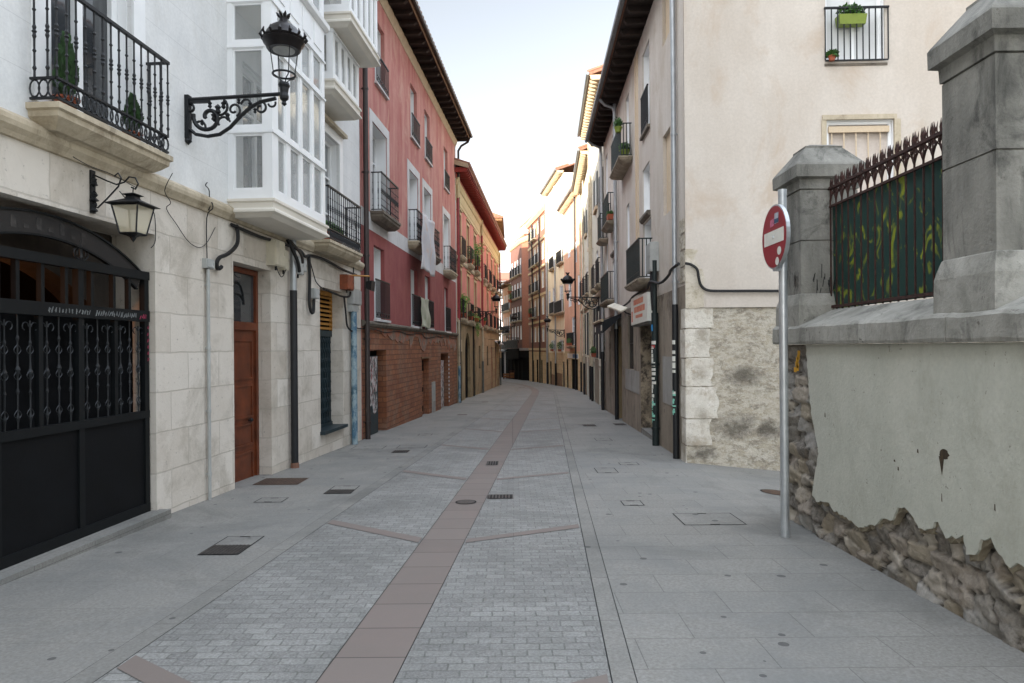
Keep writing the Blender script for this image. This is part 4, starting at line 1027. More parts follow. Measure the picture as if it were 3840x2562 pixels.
# pipes
pipe(F, rb, [(14.2, .66, 11.2), (14.3, .55, 11.0), (14.35, .25, 10.85), (14.37, .12, 10.65)], .05, m_browngutter, 'downpipe_bend', 0)
pipe(F, rb, [(14.37, .12, 10.66), (14.37, .12, 1.0)], .05, m_browngutter, 'downpipe', 2.4)
pipe(F, rb, [(14.37, .12, 1.0), (14.37, .12, -.33)], .056, m_black, 'downpipe_foot', 0)

# banners
def cloth(F, label, u0, u1, z0, z1, n, mat, skew=0., group='cloth banners on the red house'):
    mb = MB(F)
    def fn(a, b):
        w = .03*math.sin(a*14+b*3)+.02*math.sin(a*5+b*9)+.04*(1-b)
        return (u0+(u1-u0)*a+skew*(1-b), n+w, z0+(z1-z0)*b+.03*math.sin(a*6)*(1-b)-.05*math.sin(a*PI)*b)
    mb.grid(fn, 20, 20); o = mb.build('cloth_banner', mat, smooth=True)
    s = o.modifiers.new('thick', 'SOLIDIFY'); s.thickness = .004
    return tag(o, label, 'banner', group)
cloth(F, 'large whitish banner with faded orange print hanging from the upper balcony of the red house', 5.15, 7.35, 4.4, 6.22, .36, m_cloth, -.4)
cloth(F, 'small greenish banner tied to the lower window railing of the red house', 6.0, 7.4, 2.72, 3.7, .12, m_cloth2, -.05)

# ================================================================ long salmon house with yellow trim
F = YB
yb = froot('salmon_house', 'long salmon-red house with yellow trim, sandstone ground floor and red timber eaves', 'house', F, 0)
colsY = [(1.1, 1.95), (4.1, 5.0), (7.1, 8.1), (11.15, 11.95), (14.1, 15.0), (17.1, 18.1), (20.0, 20.95), (22.6, 23.3)]
ups = [(a, b, 6.5, 8.42, .14) for a, b in colsY]+[(a, b, 3.72, 5.9, .14) for a, b in colsY]
facade(F, yb, .22, 23.95, 3.6, 10.1, ups, m_yred, name='upper_wall', back=9)
g1 = [(1.4, 1.96, -1.8, 2.2, .25), (3.15, 5.2, -1.8, 3.12, .15), (6.6, 7.5, -1.8, 2.88, .1), (9.3, 10.0, 1.2, 2.5, .2), (11.35, 11.9, 1.5, 2.48, .2), (13.95, 14.85, 1.25, 2.48, .2), (17.05, 17.95, -1.8, 2.46, .2), (20.1, 21.0, -1.8, 2.44, .2)]
facade(F, yb, .22, 10.6, -1.8, 3.6, g1, m_sand, name='ground_floor')
facade(F, yb, 10.6, 23.95, -1.8, 3.6, g1, m_sand2, name='ground_floor')
mb = MB(F); mb.box(.22, 23.9, -9, -8.9, -1.8, 3.6); mb.box(23.9, 23.95, -9, -.002, -1.8, 3.6); mb.build('rear_wall', m_sand2, yb)
def arch_fill(F, par, u0, u1, zs, zt, n0, n1, mat):
    """fills the corners above a semicircular arch inside a rectangular opening"""
    mb = MB(F); c = (u0+u1)/2; r = (u1-u0)/2; h = zt-zs; N = 14
    for i in range(N):
        a, b = PI*i/N, PI*(i+1)/N
        xa, xb = c-r*math.cos(a), c-r*math.cos(b); za, zb = zs+h*math.sin(a), zs+h*math.sin(b)
        mb.hull([(xa, n1, za), (xa, n1, zt), (xa, n0, zt), (xa, n0, za)], [(xb, n1, zb), (xb, n1, zt), (xb, n0, zt), (xb, n0, zb)])
    return mb.build('arch', mat, par)
arch_fill(F, yb, 3.15, 5.2, 2.1, 3.12, -.003, -.14, m_sand); arch_fill(F, yb, 6.6, 7.5, 2.4, 2.88, -.003, -.09, m_sand)
mb = MB(F)
mb.box(1.38, 1.98, -.02, .02, 2.22, 2.75); mb.build('blind_panel', m_yelwood, yb)
def leaf_door(F, par, u0, u1, z0, z1, n, mat, panels=3, name='door'):
    mb = MB(F); mb.box(u0, u1, n-.04, n, z0, z1)
    for i in range(panels):
        a = max(z0, 0)+.1+(z1-max(z0, 0)-.2)*i/panels; b = max(z0, 0)+.1+(z1-max(z0, 0)-.2)*(i+.85)/panels
        mb.box(u0+.08, (u0+u1)/2-.04, n, n+.015, a, b); mb.box((u0+u1)/2+.04, u1-.08, n, n+.015, a, b)
    return mb.build(name, mat, par)
leaf_door(F, yb, 3.15, 5.2, -.6, 3.1, -.145, m_dark); leaf_door(F, yb, 6.6, 7.5, -.6, 2.87, -.095, m_dark); leaf_door(F, yb, 1.4, 1.96, -.5, 2.19, -.24, m_dark)
m_reddoor = plain('dark_red_joinery', '#7d2418', .5, var=.15, scale=5)
for a, b in ((17.05, 17.95), (20.1, 21.0)):
    mb = MB(F); mb.box(a, a+.1, -.2, -.05, -1, 2.45); mb.box(b-.1, b, -.2, -.05, -1, 2.45)
    for z in (0, .5, 1, 1.5, 2, 2.36): mb.box(a+.1, b-.1, -.18, -.08, z-.4, z-.33)
    w = mb.build('red_door', m_reddoor, yb); q = MB(F); q.face([(a, -.19, -1), (b, -.19, -1), (b, -.19, 2.45), (a, -.19, 2.45)]); q.build('pane', m_glassd, w)
for a, b, c, d in ((9.3, 10.0, 1.2, 2.5), (11.35, 11.9, 1.5, 2.48), (13.95, 14.85, 1.25, 2.48)):
    window(F, yb, a, b, c, d, .1, .18, fm=m_shut, gm=m_glassd, leaves=2, bars=0, lining=False)
    mb = MB(F)
    for i in range(5): mb.box(a+(b-a)*(i+.5)/5-.008, a+(b-a)*(i+.5)/5+.008, -.06, -.044, c, d)
    mb.build('window_grille', m_iron, yb)
for j, (a, b) in enumerate(colsY):
    for k, (z0, z1) in enumerate(((6.5, 8.42), (3.72, 5.9))):
        window(F, yb, a, b, z0, z1, .05, .14, fm=m_yel, gm=m_glass, leaves=2, bars=1, fw=.07)
        surround(F, yb, a, b, z0, z1, .12, .022, m_yel)
        mb = MB(F); mb.box(a-.22, b+.22, .0, .07, z1+.18, z1+.25); mb.build('window_hood', m_yel, yb)
        balcony(F, yb, a-.22, b+.22, .2, z0-.02, .84, .2, m_mould, m_iron, step=.13, r=.01, deco=(k == 0), nw=.03)
# mouldings
for u0, u1 in ((.22, 10.32), (10.52, 23.9)):
    mb = MB(F); mb.prof(u0, u1, [(-.01, 6.22), (.04, 6.22), (.07, 6.3), (.07, 6.4), (-.01, 6.42)]); mb.build('string_course', m_mould, yb)
    mb = MB(F); mb.prof(u0, u1, [(-.01, 3.5), (.05, 3.5), (.1, 3.58), (.1, 3.66), (-.01, 3.7)]); mb.build('string_course', m_mould, yb)
    mb = MB(F); mb.prof(u0, u1, [(-.01, 8.78), (.03, 8.78), (.03, 8.95), (.05, 8.98), (.05, 9.02), (.02, 9.05), (.02, 9.42), (.06, 9.46), (.1, 9.6), (.12, 9.7), (-.01, 9.7)]); mb.build('cornice', m_yel, yb)
mb = MB(F)
for u in (.22, 10.05, 23.6): mb.box(u, u+.25, .0, .014, 3.7, 8.78)
mb.build('pilaster', m_yel, yb)
eaves(F, yb, .1, 24.1, 10.16, .6, m_redwood, .36, .08, .17, soffit=plain('dark_red_soffit', '#3f120e', .8))
mb = MB(F); mb.prof(.22, 23.95, [(0, 9.74), (.03, 9.74), (.05, 9.95), (0, 9.95)]); mb.build('red_cove', m_redwood, yb)
rr = roof(F, yb, .05, 24.15, 10.26, .6, 9, .34, tiles=.24, gut=None)
mb = MB(F); mb.hull([(.0, .6, 10.1), (.0, .6, 10.28), (.0, -1.2, 10.86), (.0, -1.2, 10.6)], [(.05, .6, 10.1), (.05, .6, 10.28), (.05, -1.2, 10.86), (.05, -1.2, 10.6)]); mb.build('bargeboard', m_yelwood, yb)
m_redpipe = plain('red_painted_pipe', '#94353a', .45, var=.12)
for u in (.42, 10.42, 23.8):
    pipe(F, yb, [(u, .1, 9.8), (u, .1, 8.9)], .07, m_yel, 'downpipe_head', 0)
    pipe(F, yb, [(u, .1, 8.9), (u, .1, 3.6)], .06, m_redpipe, 'downpipe', 2.2); pipe(F, yb, [(u, .1, 3.6), (u, .1, 1.6)], .055, m_mould, 'downpipe', 0)
    pipe(F, yb, [(u, .1, 1.6), (u, .1, -.55)], .065, m_gshut if u > 1 else m_bluep, 'downpipe_foot', 0)
pipe(F, yb, [(6.2, .06, 3.5), (6.2, .06, -.3)], .04, m_black, 'thin_pipe', 0)
t = froot('wall_lantern', 'small dark lantern on a thin rod on the sandstone front', 'lantern', F, 15, z=2.8)
mb = MB(F); mb.tube([(15, 0, 2.93), (15, .75, 2.93)], .012, 5); mb.tube([(15, .7, 2.93), (15, .7, 2.85)], .01, 5); mb.build('rod', m_iron, t)
mb = MB(F); mb.lathe((15, .7, 2.62), [(.07, 0), (.12, .16), (.15, .17), (.03, .24), (0, .25)], 4); mb.build('lantern_body', m_iron2, t)
t = froot('rolled_awning', 'dirty white rolled awning at the far end of the sandstone front', 'awning', F, 22, z=2.6)
mb = MB(F); mb.prof(19.8, 23.6, [(0, 2.85), (.35, 2.6), (.38, 2.65), (.02, 2.95)]); mb.build('fabric', m_cloth, t)
# ================================================================ cream house behind it (only its gable eave shows)
t = root('cream_corner_house', 'cream house behind the salmon one, its tiled eave showing over the roofline', 'house', (-4.5, 58, G(58)))
mb = MB(); mb.box(-9, -1.35, 54.5, 64, -3, 11.9); mb.build('wall', m_cream, t)
mb = MB(); mb.box(-10, -3.6, 64.01, 79, -3, 11.5); mb.build('unseen_shade_block', m_cream, t)  # unseen block added to keep the sun off the crate stand
mb = MB(); mb.hull([(-9, 53.9, 12.0), (-.6, 53.9, 12.0), (-.6, 53.9, 12.12), (-5, 53.9, 13.7), (-9, 53.9, 12.2)], [(-9, 64, 12.0), (-.6, 64, 12.0), (-.6, 64, 12.12), (-5, 64, 13.7), (-9, 64, 12.2)])
r = mb.build('roof', m_tile, t)
mb = MB(); [mb.box(-1.4, -.7, 54+.6*i, 54.12+.6*i, 11.8, 11.99) for i in range(16)]; mb.build('eaves', m_ochrewood, t)
mb = MB(); mb.tube([(-.9, 54.2, 12), (-.9, 54.2, 12.9)], .02, 5); mb.build('aerial', m_zinc, t)

# ================================================================ bracket lamps
def lampat(o, F, u, z): return place(o, F, u, z)
l1 = lampat(ornate_lamp('ornate black bracket lamp on the white house, large in the foreground', 'ornate bracket street lamps'), WL, 2.96, 4.85)
def lamp_copy(F, u, z, label, sc=None):
    c = copy_tree(l1); c['label'] = label; place(c, F, u, z); return c
lamp_copy(YB, 6.6, 4.27, 'ornate lamp above the arched doorway of the salmon house')
lamp_copy(BB, 15.1, 3.9, 'ornate lamp on the right side of the street against the sunlit fronts')
lamp_copy(YB, 23.4, 4.0, 'ornate lamp at the far corner of the salmon house')
lamp_copy(R4, -.1, 4.0, 'ornate lamp bracket on the cream house beyond the orange one')
lamp_copy(R6, 5.0, 4.2, 'small distant lamp on the brown brick corner house')
lamp_copy(R6, 10.6, 3.9, 'most distant lamp, left end of the far row')
# the small four-sided lantern over the gate
t = froot('iron_wall_lantern', 'four-sided glass lantern on a thin scrolled bracket above the gate', 'lantern', WL, 1.28, z=3.15)
F = WL
mb = MB(F); mb.box(1.25, 1.31, 0, .02, 3.15, 3.56)
for a, b in ((3.45, .04), (3.3, .05), (3.2, .04)): mb.lathe((1.28, .02, a-.05), [(0, 0), (b, .02), (.02, .05), (b*.8, .08), (0, .1)], 6)
mb.tube([(1.28, .02, 3.52), (1.28, .15, 3.46), (1.28, .25, 3.42), (1.28, .33, 3.44), (1.28, .38, 3.49), (1.28, .44, 3.48), (1.28, .47, 3.42), (1.28, .44, 3.37), (1.28, .40, 3.39)], .008, 5)
mb.tube([(1.28, .02, 3.22), (1.28, .06, 3.2), (1.28, .15, 3.28), (1.28, .27, 3.4), (1.28, .3, 3.48), (1.28, .27, 3.53), (1.28, .23, 3.5)], .008, 5)
for q in (3.44, 3.33, 3.23): mb.tube([(1.28, .02+.03*math.sin(i/8*PI*1.6), q+.03*math.cos(i/8*PI*1.6)) for i in range(9)], .006, 4)
mb.tube([(1.28, .42, 3.39), (1.28, .415, 3.33)], .006, 4)
mb.build('bracket', m_iron, t)
c = (1.28, .415, 0); mb = MB(F)
mb.lathe(c, [(.24, 3.21), (.245, 3.215), (.07, 3.275), (.06, 3.3), (.1, 3.315), (.02, 3.335), (0, 3.34)], 4, PI/4)
for j in range(4):
    a = PI/4+j*PI/2; b2 = a+PI/2
    mb.tube([(c[0]+.185*math.cos(a), c[1]+.185*math.sin(a), 3.215), (c[0]+.115*math.cos(a), c[1]+.115*math.sin(a), 2.94)], .009, 4)
    for r, z in ((.115, 2.94), (.18, 3.205)): mb.tube([(c[0]+r*math.cos(a), c[1]+r*math.sin(a), z), (c[0]+r*math.cos(b2), c[1]+r*math.sin(b2), z)], .009, 4)
mb.lathe((c[0], c[1], 2.86), [(0, 0), (.015, .02), (.03, .05), (.1, .08)], 6)
mb.build('lantern_frame', m_iron, t)
def pane_mat():
    q = NT('old_lantern_glass'); q.done((.75, .68, .5, 1), .25); q.b.inputs['Alpha'].default_value = .45; return q.m
mb = MB(F)
for j in range(4):
    a = PI/4+j*PI/2; b2 = a+PI/2
    mb.face([(c[0]+.18*math.cos(a), c[1]+.18*math.sin(a), 3.2), (c[0]+.18*math.cos(b2), c[1]+.18*math.sin(b2), 3.2), (c[0]+.113*math.cos(b2), c[1]+.113*math.sin(b2), 2.945), (c[0]+.113*math.cos(a), c[1]+.113*math.sin(a), 2.945)])
mb.build('lantern_glass', pane_mat(), t)
mb = MB(F); mb.lathe((c[0], c[1], 2.97), [(.02, 0), (.02, .05), (.03, .09), (.035, .14), (.02, .18), (0, .19)], 10); mb.build('bulb', m_signwhite, t, smooth=True)

# ================================================================ plants on balconies
def planter(F, u, n, z, label, kind='cone', r=.12, h=.5, potm=None, group='balcony plants', hang=0, flowers=0, w=None, seed=1):
    t = froot('potted_plant', label, 'potted plant', F, u, group=group, z=z, n=n)
    mb = MB(F)
    if w: mb.hull([(u-w/2, n-.07, z), (u+w/2, n-.07, z), (u+w/2, n+.07, z), (u-w/2, n+.07, z)], [(u-w/2-.02, n-.09, z+.16), (u+w/2+.02, n-.09, z+.16), (u+w/2+.02, n+.09, z+.16), (u-w/2-.02, n+.09, z+.16)]); ph = .16
    else: ph = r*1.3; pot(mb, (u, n, z), r, ph)
    mb.build('pot', potm or m_terra, t)
    mb = MB(F)
    if kind == 'cone': leaf_ball(mb, (u, n, z+ph+h/2), h/2, 1500, .045, seed, (r*1.9/h, r*1.9/h, 1), True)
    elif kind == 'ball': leaf_ball(mb, (u, n, z+ph+h*.4), h/2, 500, .06, seed, ((w or r*2.4)/h, r*2/h, 1))
    elif kind == 'tall':
        leaf_ball(mb, (u, n, z+ph+h/2), h/2, 420, .1, seed, (.42, .3, 1)); leaf_ball(mb, (u+.1, n+.05, z+ph+h*.8), h*.3, 160, .1, seed+1)
    elif kind == 'trail':
        leaf_ball(mb, (u, n, z+ph), .2, 200, .06, seed); leaf_ball(mb, (u, n+.05, z-.35), .5, 260, .06, seed+2, (.25, .2, 1))
    mb.build('foliage', m_leafd if kind == 'cone' else (m_leafy if kind in ('tall', 'trail') else m_leaf), t)
    if flowers:
        mb = MB(F); leaf_ball(mb, (u, n, z+ph+h*.55), .16, flowers, .045, seed+5); mb.build('flowers', m_flower, t)
    return t
planter(WL, .78, .13, 3.94, 'taller little conifer at the left of the near balcony', 'cone', .1, .55, seed=2)
planter(WL, 1.72, .13, 3.94, 'smaller bright conifer at the right of the near balcony', 'cone', .09, .36, seed=3)
planter(WL, 7.45, .18, 3.82, 'orange-striped flower pot behind the small white house balcony rail', 'ball', .14, .2, seed=4)
planter(WL, 7.95, .18, 3.82, 'terracotta pot farther along the small white house balcony', 'ball', .13, .22, seed=14)
planter(YB, 4.6, .1, 6.5, 'round green bush on the middle upper balcony of the salmon house', 'ball', .2, .7, seed=5)
planter(YB, 7.6, .12, 6.5, 'tall leafy plant spreading over an upper balcony of the salmon house', 'tall', .2, 1.25, seed=6)
planter(YB, 1.6, .12, 3.74, 'climbing plant on the nearest lower balcony of the salmon house', 'tall', .15, .8, seed=7)
planter(YB, 4.2, .16, 3.74, 'red-flowering pot on the second lower balcony of the salmon house', 'ball', .14, .3, seed=8, flowers=90)
planter(YB, 5.6, .3, 3.72, 'plant trailing down below the lower balconies of the salmon house', 'trail', .14, .3, seed=9)
planter(YB, 10.9, .1, 3.74, 'terracotta pot beside the red downpipe of the salmon house', 'ball', .17, .2, seed=10)
# ================================================================ beige corner house (right)
F = BB
bbh = froot('beige_corner_house', 'pinkish beige corner house with a blank gable over limewashed quoins and dark eaves', 'house', F, 0)
win = [(3.36, 4.3, 6.8, 8.68, .16), (3.42, 4.42, 4.94, 6.05, .16), (3.3, 4.35, 3.35, 4.78, .18), (1.17, 1.88, 4.5, 6.06, .07), (1.17, 1.85, 7.8, 9.15, .07),
       (6.55, 7.2, 7.0, 8.7, .14), (6.6, 7.2, 4.0, 5.8, .14), (9.55, 10.5, 6.9, 8.7, .14), (9.55, 10.5, 4.95, 6.0, .14), (11.8, 12.5, 6.7, 8.6, .14), (9.7, 10.6, 3.3, 4.7, .14), (11.9, 12.5, 4.4, 5.9, .14)]
facade(F, bbh, 0.0, 13.0, 3.0, 9.2, win, m_beigef, name='upper_wall', back=9, ends=(0, 1))
gfo = [(2.72, 4.92, -1.5, 2.46, .42), (6.06, 7.08, 1.37, 2.8, .16), (8.4, 9.72, -1.5, 2.6, .35), (11.2, 11.7, .6, 2.5, .1), (.0, .0, 0, 0)]
gfo = gfo[:4]
facade(F, bbh, 0.0, 2.5, -1.5, 3.0, gfo, m_stained, name='ground_floor_wall')
facade(F, bbh, 2.5, 13.0, -1.5, 3.0, gfo, m_stained, name='ground_floor_wall')
for q in ((.75, 2.05, .001, .012, .86, 1.77), (5.1, 7.6, .001, .01, .8, 1.36)): mb = MB(F); mb.box(*q); mb.build('cement_patch', m_cement, bbh)
mb = MB(F); mb.box(0, 13.0, -9, -8.9, -1.5, 3); mb.box(12.95, 13.0, -9, -.002, -1.5, 3); mb.build('rear_wall', m_beigef, bbh)
for i, (a, b, c, d, e) in enumerate(win):
    if i in (3, 4):
        mb = MB(F); mb.box(a+.001, b-.001, -.09, -.068, c+.001, d-.001); mb.build('blind_niche', m_niche, bbh); continue
    window(F, bbh, a, b, c, d, .03, e, fm=m_whitewood, gm=m_blind if i in (0, 1, 5, 7) else m_glassb, leaves=2, bars=1 if i != 2 else 2)
for a, b, c in ((3.34, 4.45, 4.94), (9.5, 10.55, 4.95)):
    mb = MB(F); mb.prof(a, b, [(-.05, c-.12), (.03, c-.12), (.08, c-.06), (.08, c-.001), (-.05, c-.001)]); mb.build('window_sill', m_ledge, bbh)
railing(F, bbh, 3.32, 4.2, .05, 6.8, 7.66, m_iron, .11, .01, False)
mb = MB(F); mb.box(3.3, 4.35, 0, .07, 6.74, 6.8); mb.build('window_sill', m_ledge, bbh)
m_balst = plaster('stained_balcony_stone', '#b3a794', '#8d8170', .5, 3, .5, .9, '#40372f', .6)
for a, b, n, z, h in ((5.95, 8.0, .3, 6.84, .85), (9.3, 10.9, .26, 5.82, .86), (11.72, 12.7, .26, 5.66, .86), (3.05, 5.0, .3, 3.42, .86), (9.45, 11.7, .27, 3.42, .87)):
    balcony(F, bbh, a, b, n, z, h, .13, m_balst, m_iron2, step=.1, r=.011)
mb = MB(F)
for i in range(4): mb.prof(.02+.34*0, .0201+.34, [(0.001, 3.05+i*.28), (.018, 3.05+i*.28), (.018, 3.29+i*.28), (.001, 3.29+i*.28)])
mb.build('quoin', m_decay, bbh)
mb = MB(F)
for i, (z0, z1) in enumerate(((2.27, 2.6), (1.77, 2.25), (1.29, 1.75), (.75, 1.27), (.3, .73), (-.3, .28))):
    mb.box(-.012, .3+.08*(i % 2), .0, .014, z0, z1)
mb.build('quoin', m_quoin, bbh)
# a vertical run of worn mouldings between the bays
mb = MB(F); mb.box(4.95, 5.2, .0, .016, 4.3, 9.1); mb.box(5.3, 5.42, .0, .02, 4.3, 9.1); mb.build('worn_strip', m_niche, bbh)
eaves(F, bbh, -.6, 13.1, 9.35, .52, m_darkwood, .55, .11, .13)
roof(F, bbh, -.6, 13.1, 9.45, .55, 9, .34, tiles=.27, gut=m_gutter)
# gable wall facing the alley
F = GW
gw_ops = [(2.35, 3.46, 4.2, 5.72, .12), (2.35, 3.32, 6.7, 8.9, .14)]
facade(F, bbh, .0, 9.0, 2.61, 9.2, gw_ops, m_beige, n=.022, name='gable_wall')
mb = MB(F); mb.face([(0, .02, 9.2), (9.0, .02, 9.2), (4.5, .02, 10.9)]); mb.build('gable_peak', m_beige, bbh)
facade(F, bbh, 0.0, 9.0, -2.2, 2.606, [], m_decay, n=0., name='rubble_wall')
mb = MB(F); mb.box(8.97, 9, -9, 0, -2, 9.2); mb.build('far_side_wall', m_beige, bbh)
R = random.Random(8)
mb = MB(F)
for (z0, z1), w in zip(((2.265, 2.605), (1.775, 2.262), (1.285, 1.772), (.745, 1.282), (.29, .742)), (.46, .40, .44, .52, .42)):
    P = []; k = 7
    for i in range(k+1): P.append((.0+(w)*i/k, z0+R.uniform(0, .012)))
    for i in range(1, 5): P.append((w+R.uniform(-.05, .03), z0+(z1-z0)*i/5))
    for i in range(k+1): P.append((w*(1-i/k), z1-R.uniform(0, .012)))
    mb.hull([(a, -.01, b) for a, b in P], [(a, .016, b) for a, b in P])
mb.build('quoin', m_quoin, bbh)
mb = MB(F)
for z0, z1, w in ((2.6, 2.95, .34), (2.952, 3.28, .3), (3.282, 3.6, .2)):
    P = [(-.004, z0), (w*.5, z0), (w+R.uniform(-.04, .04), z0+.02), (w+R.uniform(-.06, .04), (z0+z1)/2), (w+R.uniform(-.05, .03), z1-.02), (w*.4, z1), (-.004, z1)]
    mb.hull([(a, .0, b) for a, b in P], [(a, .027, b) for a, b in P])
mb.build('exposed_corner_stone', m_exposed, bbh)
mb = MB(F); mb.box(.33, 9.0, .022, .03, 2.61, 2.78); mb.build('render_band', m_beige, bbh)
window(F, bbh, 2.35, 3.46, 4.2, 5.72, .0, .06, fm=m_whitewood, gm=m_blindb, leaves=1, bars=0, fw=.05)
mb = MB(F); mb.box(2.28, 3.5, .022, .05, 5.72, 5.80); mb.box(3.46, 3.56, .022, .05, 4.2, 5.72); mb.box(2.27, 2.35, .022, .04, 4.2, 5.72); mb.build('window_surround', m_mould, bbh)
mb = MB(F)
for i in range(5): mb.box(2.45+.2*i, 2.47+.2*i, -.03, -.022, 4.2, 5.55)
mb.box(2.4, 3.4, -.04, .0, 5.52, 5.62); mb.build('blind_box', m_niche, bbh)
window(F, bbh, 2.35, 3.32, 6.7, 8.9, .0, .1, fm=m_whitewood, gm=m_blind, leaves=2, bars=0)
mb = MB(F); mb.box(2.33, 3.36, .022, .034, 6.62, 6.66); mb.build('window_sill', m_ledge, bbh)
railing(F, bbh, 2.33, 3.36, .06, 6.66, 7.58, m_iron, .1, .008, False, deco=False)
t = planter(GW, 2.78, -.0, 7.3, 'lime green trough with plants hanging on the gable window railing', 'ball', .1, .2, m_limepot, w=.42, seed=21)
planter(GW, 2.42, .1, 6.68, 'tiny terracotta pot at the bottom corner of the gable window railing', 'ball', .06, .07, seed=22)
# pots on the beige front
F = BB
planter(F, 5.95, .36, 7.45, 'upper lime green pot hung on the rail of the near top balcony', 'ball', .1, .25, m_limepot, seed=23)
planter(F, 6.1, .18, 6.86, 'lower lime green pot standing on the near top balcony', 'ball', .13, .2, m_limepot, seed=24)
planter(F, 9.4, .2, 5.84, 'row of terracotta pots on the second balcony of the beige front', 'ball', .1, .12, w=.4, seed=25)
# front pipes
pipe(F, bbh, [(.52, .07, 9.3), (.52, .07, 2.7)], .045, m_zinc, 'downpipe', 2.6)
m_stick = mottled('stickered_black_pipe', ['#141416', '#c8c5c0', '#1b1b1d', '#241a16'], 3.4, .1, .003, .5, (1, 1, 1), 12)
pipe(F, bbh, [(.52, .07, 2.7), (.52, .07, 1.6)], .056, m_black, 'downpipe_foot', 0); pipe(F, bbh, [(.52, .07, 1.6), (.52, .07, -.05)], .057, m_black, 'downpipe_foot', 0)
pipe(F, bbh, [(2.42, .09, 3.72), (2.42, .09, 2.65)], .05, m_iron2, 'cable_pipe', 0); pipe(F, bbh, [(2.42, .09, 2.65), (2.42, .09, -.1)], .072, m_iron2, 'cable_pipe', 1.3)
pipe(F, bbh, [(8.85, .1, 9.2), (8.85, .1, 2.5)], .052, m_zinc, 'downpipe', 2.2); pipe(F, bbh, [(8.85, .1, 2.5), (8.85, .1, -.22)], .062, m_black, 'downpipe_foot', 0)
pipe(F, bbh, [(8.7, .56, 9.3), (8.75, .4, 9.15), (8.85, .15, 9.1), (8.85, .1, 8.9)], .045, m_zinc, 'downpipe_bend', 0)
pipe(F, bbh, [(12.9, .58, 9.35), (12.9, .4, 9.2), (12.95, .15, 9.1), (12.95, .1, 8.8)], .045, m_zinc, 'downpipe_bend', 0)
pipe(F, bbh, [(12.95, .1, 8.9), (12.95, .1, 1.8)], .05, m_zinc, 'downpipe', 2.2); pipe(F, bbh, [(12.95, .1, 1.8), (12.95, .1, -.32)], .06, m_black, 'downpipe_foot', 0)
# stickers and paint on the pipes
mb = MB(F); R = random.Random(31)
def patch(mb, u, n, r, z, h, a0, a1):
    k = 4; P = [(u+r*math.cos(a0+(a1-a0)*i/k), n+r*math.sin(a0+(a1-a0)*i/k)) for i in range(k+1)]
    for p, q in zip(P, P[1:]): mb.face([(p[0], p[1], z), (q[0], q[1], z), (q[0], q[1], z+h), (p[0], p[1], z+h)])
for z, h in ((2.0, .07), (1.83, .06), (1.7, .09), (1.58, .1), (1.5, .05), (1.12, .05)): patch(mb, .52, .07, .0585, z, h, 1.2+R.uniform(-.3, .3), 2.9)
for z in [.75+.09*i for i in range(15)]: patch(mb, 2.42, .09, .0745, z, R.uniform(.04, .085), 1.0+R.uniform(-.2, .8), 2.6+R.uniform(-.4, .6))
tag(mb.build('sticker', m_signwhite, bbh), 'torn white stickers')
mb = MB(F); patch(mb, 2.42, .09, .0748, 2.28, .13, 1.4, 2.4); mb.build('blue_sticker', plain('blue_sticker', '#2f7fb5', .5), bbh)
mb = MB(F); patch(mb, 2.42, .09, .0748, 1.94, .05, 1.3, 2.9); mb.build('red_sticker', plain('red_sticker', '#b02a2c', .5), bbh)
m_mint = plain('mint_spray_paint', '#86c9b4', .6)
mb = MB(F)
for u, zz in ((.52, .75), (2.42, .42)):
    r = .059 if u < 1 else .075
    for i in range(9): patch(mb, u, .07 if u < 1 else .09, r, zz+.05*i+R.uniform(-.01, .01), R.uniform(.02, .06), 1.1+R.uniform(-.2, 1), 2.4+R.uniform(-.5, .7))
mb.build('mint_graffiti', m_mint, bbh)
# utility box, street plate, cables
t = froot('utility_box', 'tall white utility box beside the first balcony of the beige front', 'utility box', F, 2.75, z=3.5)
mb = MB(F); mb.box(2.4, 2.95, .003, .17, 3.5, 4.1); mb.build('housing', m_boxg, t)
mb = MB(F); mb.box(2.43, 2.92, .17, .178, 3.82, 4.07); mb.box(2.43, 2.92, .17, .178, 3.53, 3.78); mb.build('lid', m_boxg, t)
t = froot('street_plate', 'small white tiled street name plate beside the galvanised downpipe', 'sign', F, .85, z=3.5)
mb = MB(F); mb.box(.72, .99, .0, .02, 3.5, 3.9); mb.build('frame', m_gshut, t); mb = MB(F); mb.box(.74, .97, .02, .026, 3.52, 3.88); mb.build('plate', m_signwhite, t)
mb = MB(F)
for i in range(3): mb.box(.78, .93-.03*(i % 2), .026, .028, 3.58+.1*i, 3.63+.1*i)
mb.build('worn_lettering', plain('grey_blue_letter', '#7c8290', .7), t)
cable(F, [(9.0, .12, 3.1), (7.5, .1, 3.08), (6.2, .1, 3.12), (5.2, .12, 3.2), (4.2, .1, 3.22), (3.2, .12, 3.2), (2.5, .16, 3.3), (1.8, .09, 3.2), (1.0, .08, 3.27), (.5, .14, 3.31), (.05, .1, 3.36)], .028, 'thick black cable running along the beige front under the balconies')
cable(GW, [(-.02, .1, 3.35), (.08, .08, 3.33), (.18, .08, 3.25), (.21, .07, 3.1), (.25, .06, 2.98), (.36, .06, 2.9), (.6, .06, 2.885), (1.2, .06, 2.88), (2.4, .06, 2.86), (4.5, .06, 2.84)], .024, 'thick black cable turning the corner and crossing the gable wall')
cable(BB, [(2.55, .12, 3.5), (2.48, .14, 3.4), (2.44, .14, 3.2), (2.42, .14, 3.0), (2.42, .12, 2.7)], .035, 'bundle of black cables dropping from the white utility box')
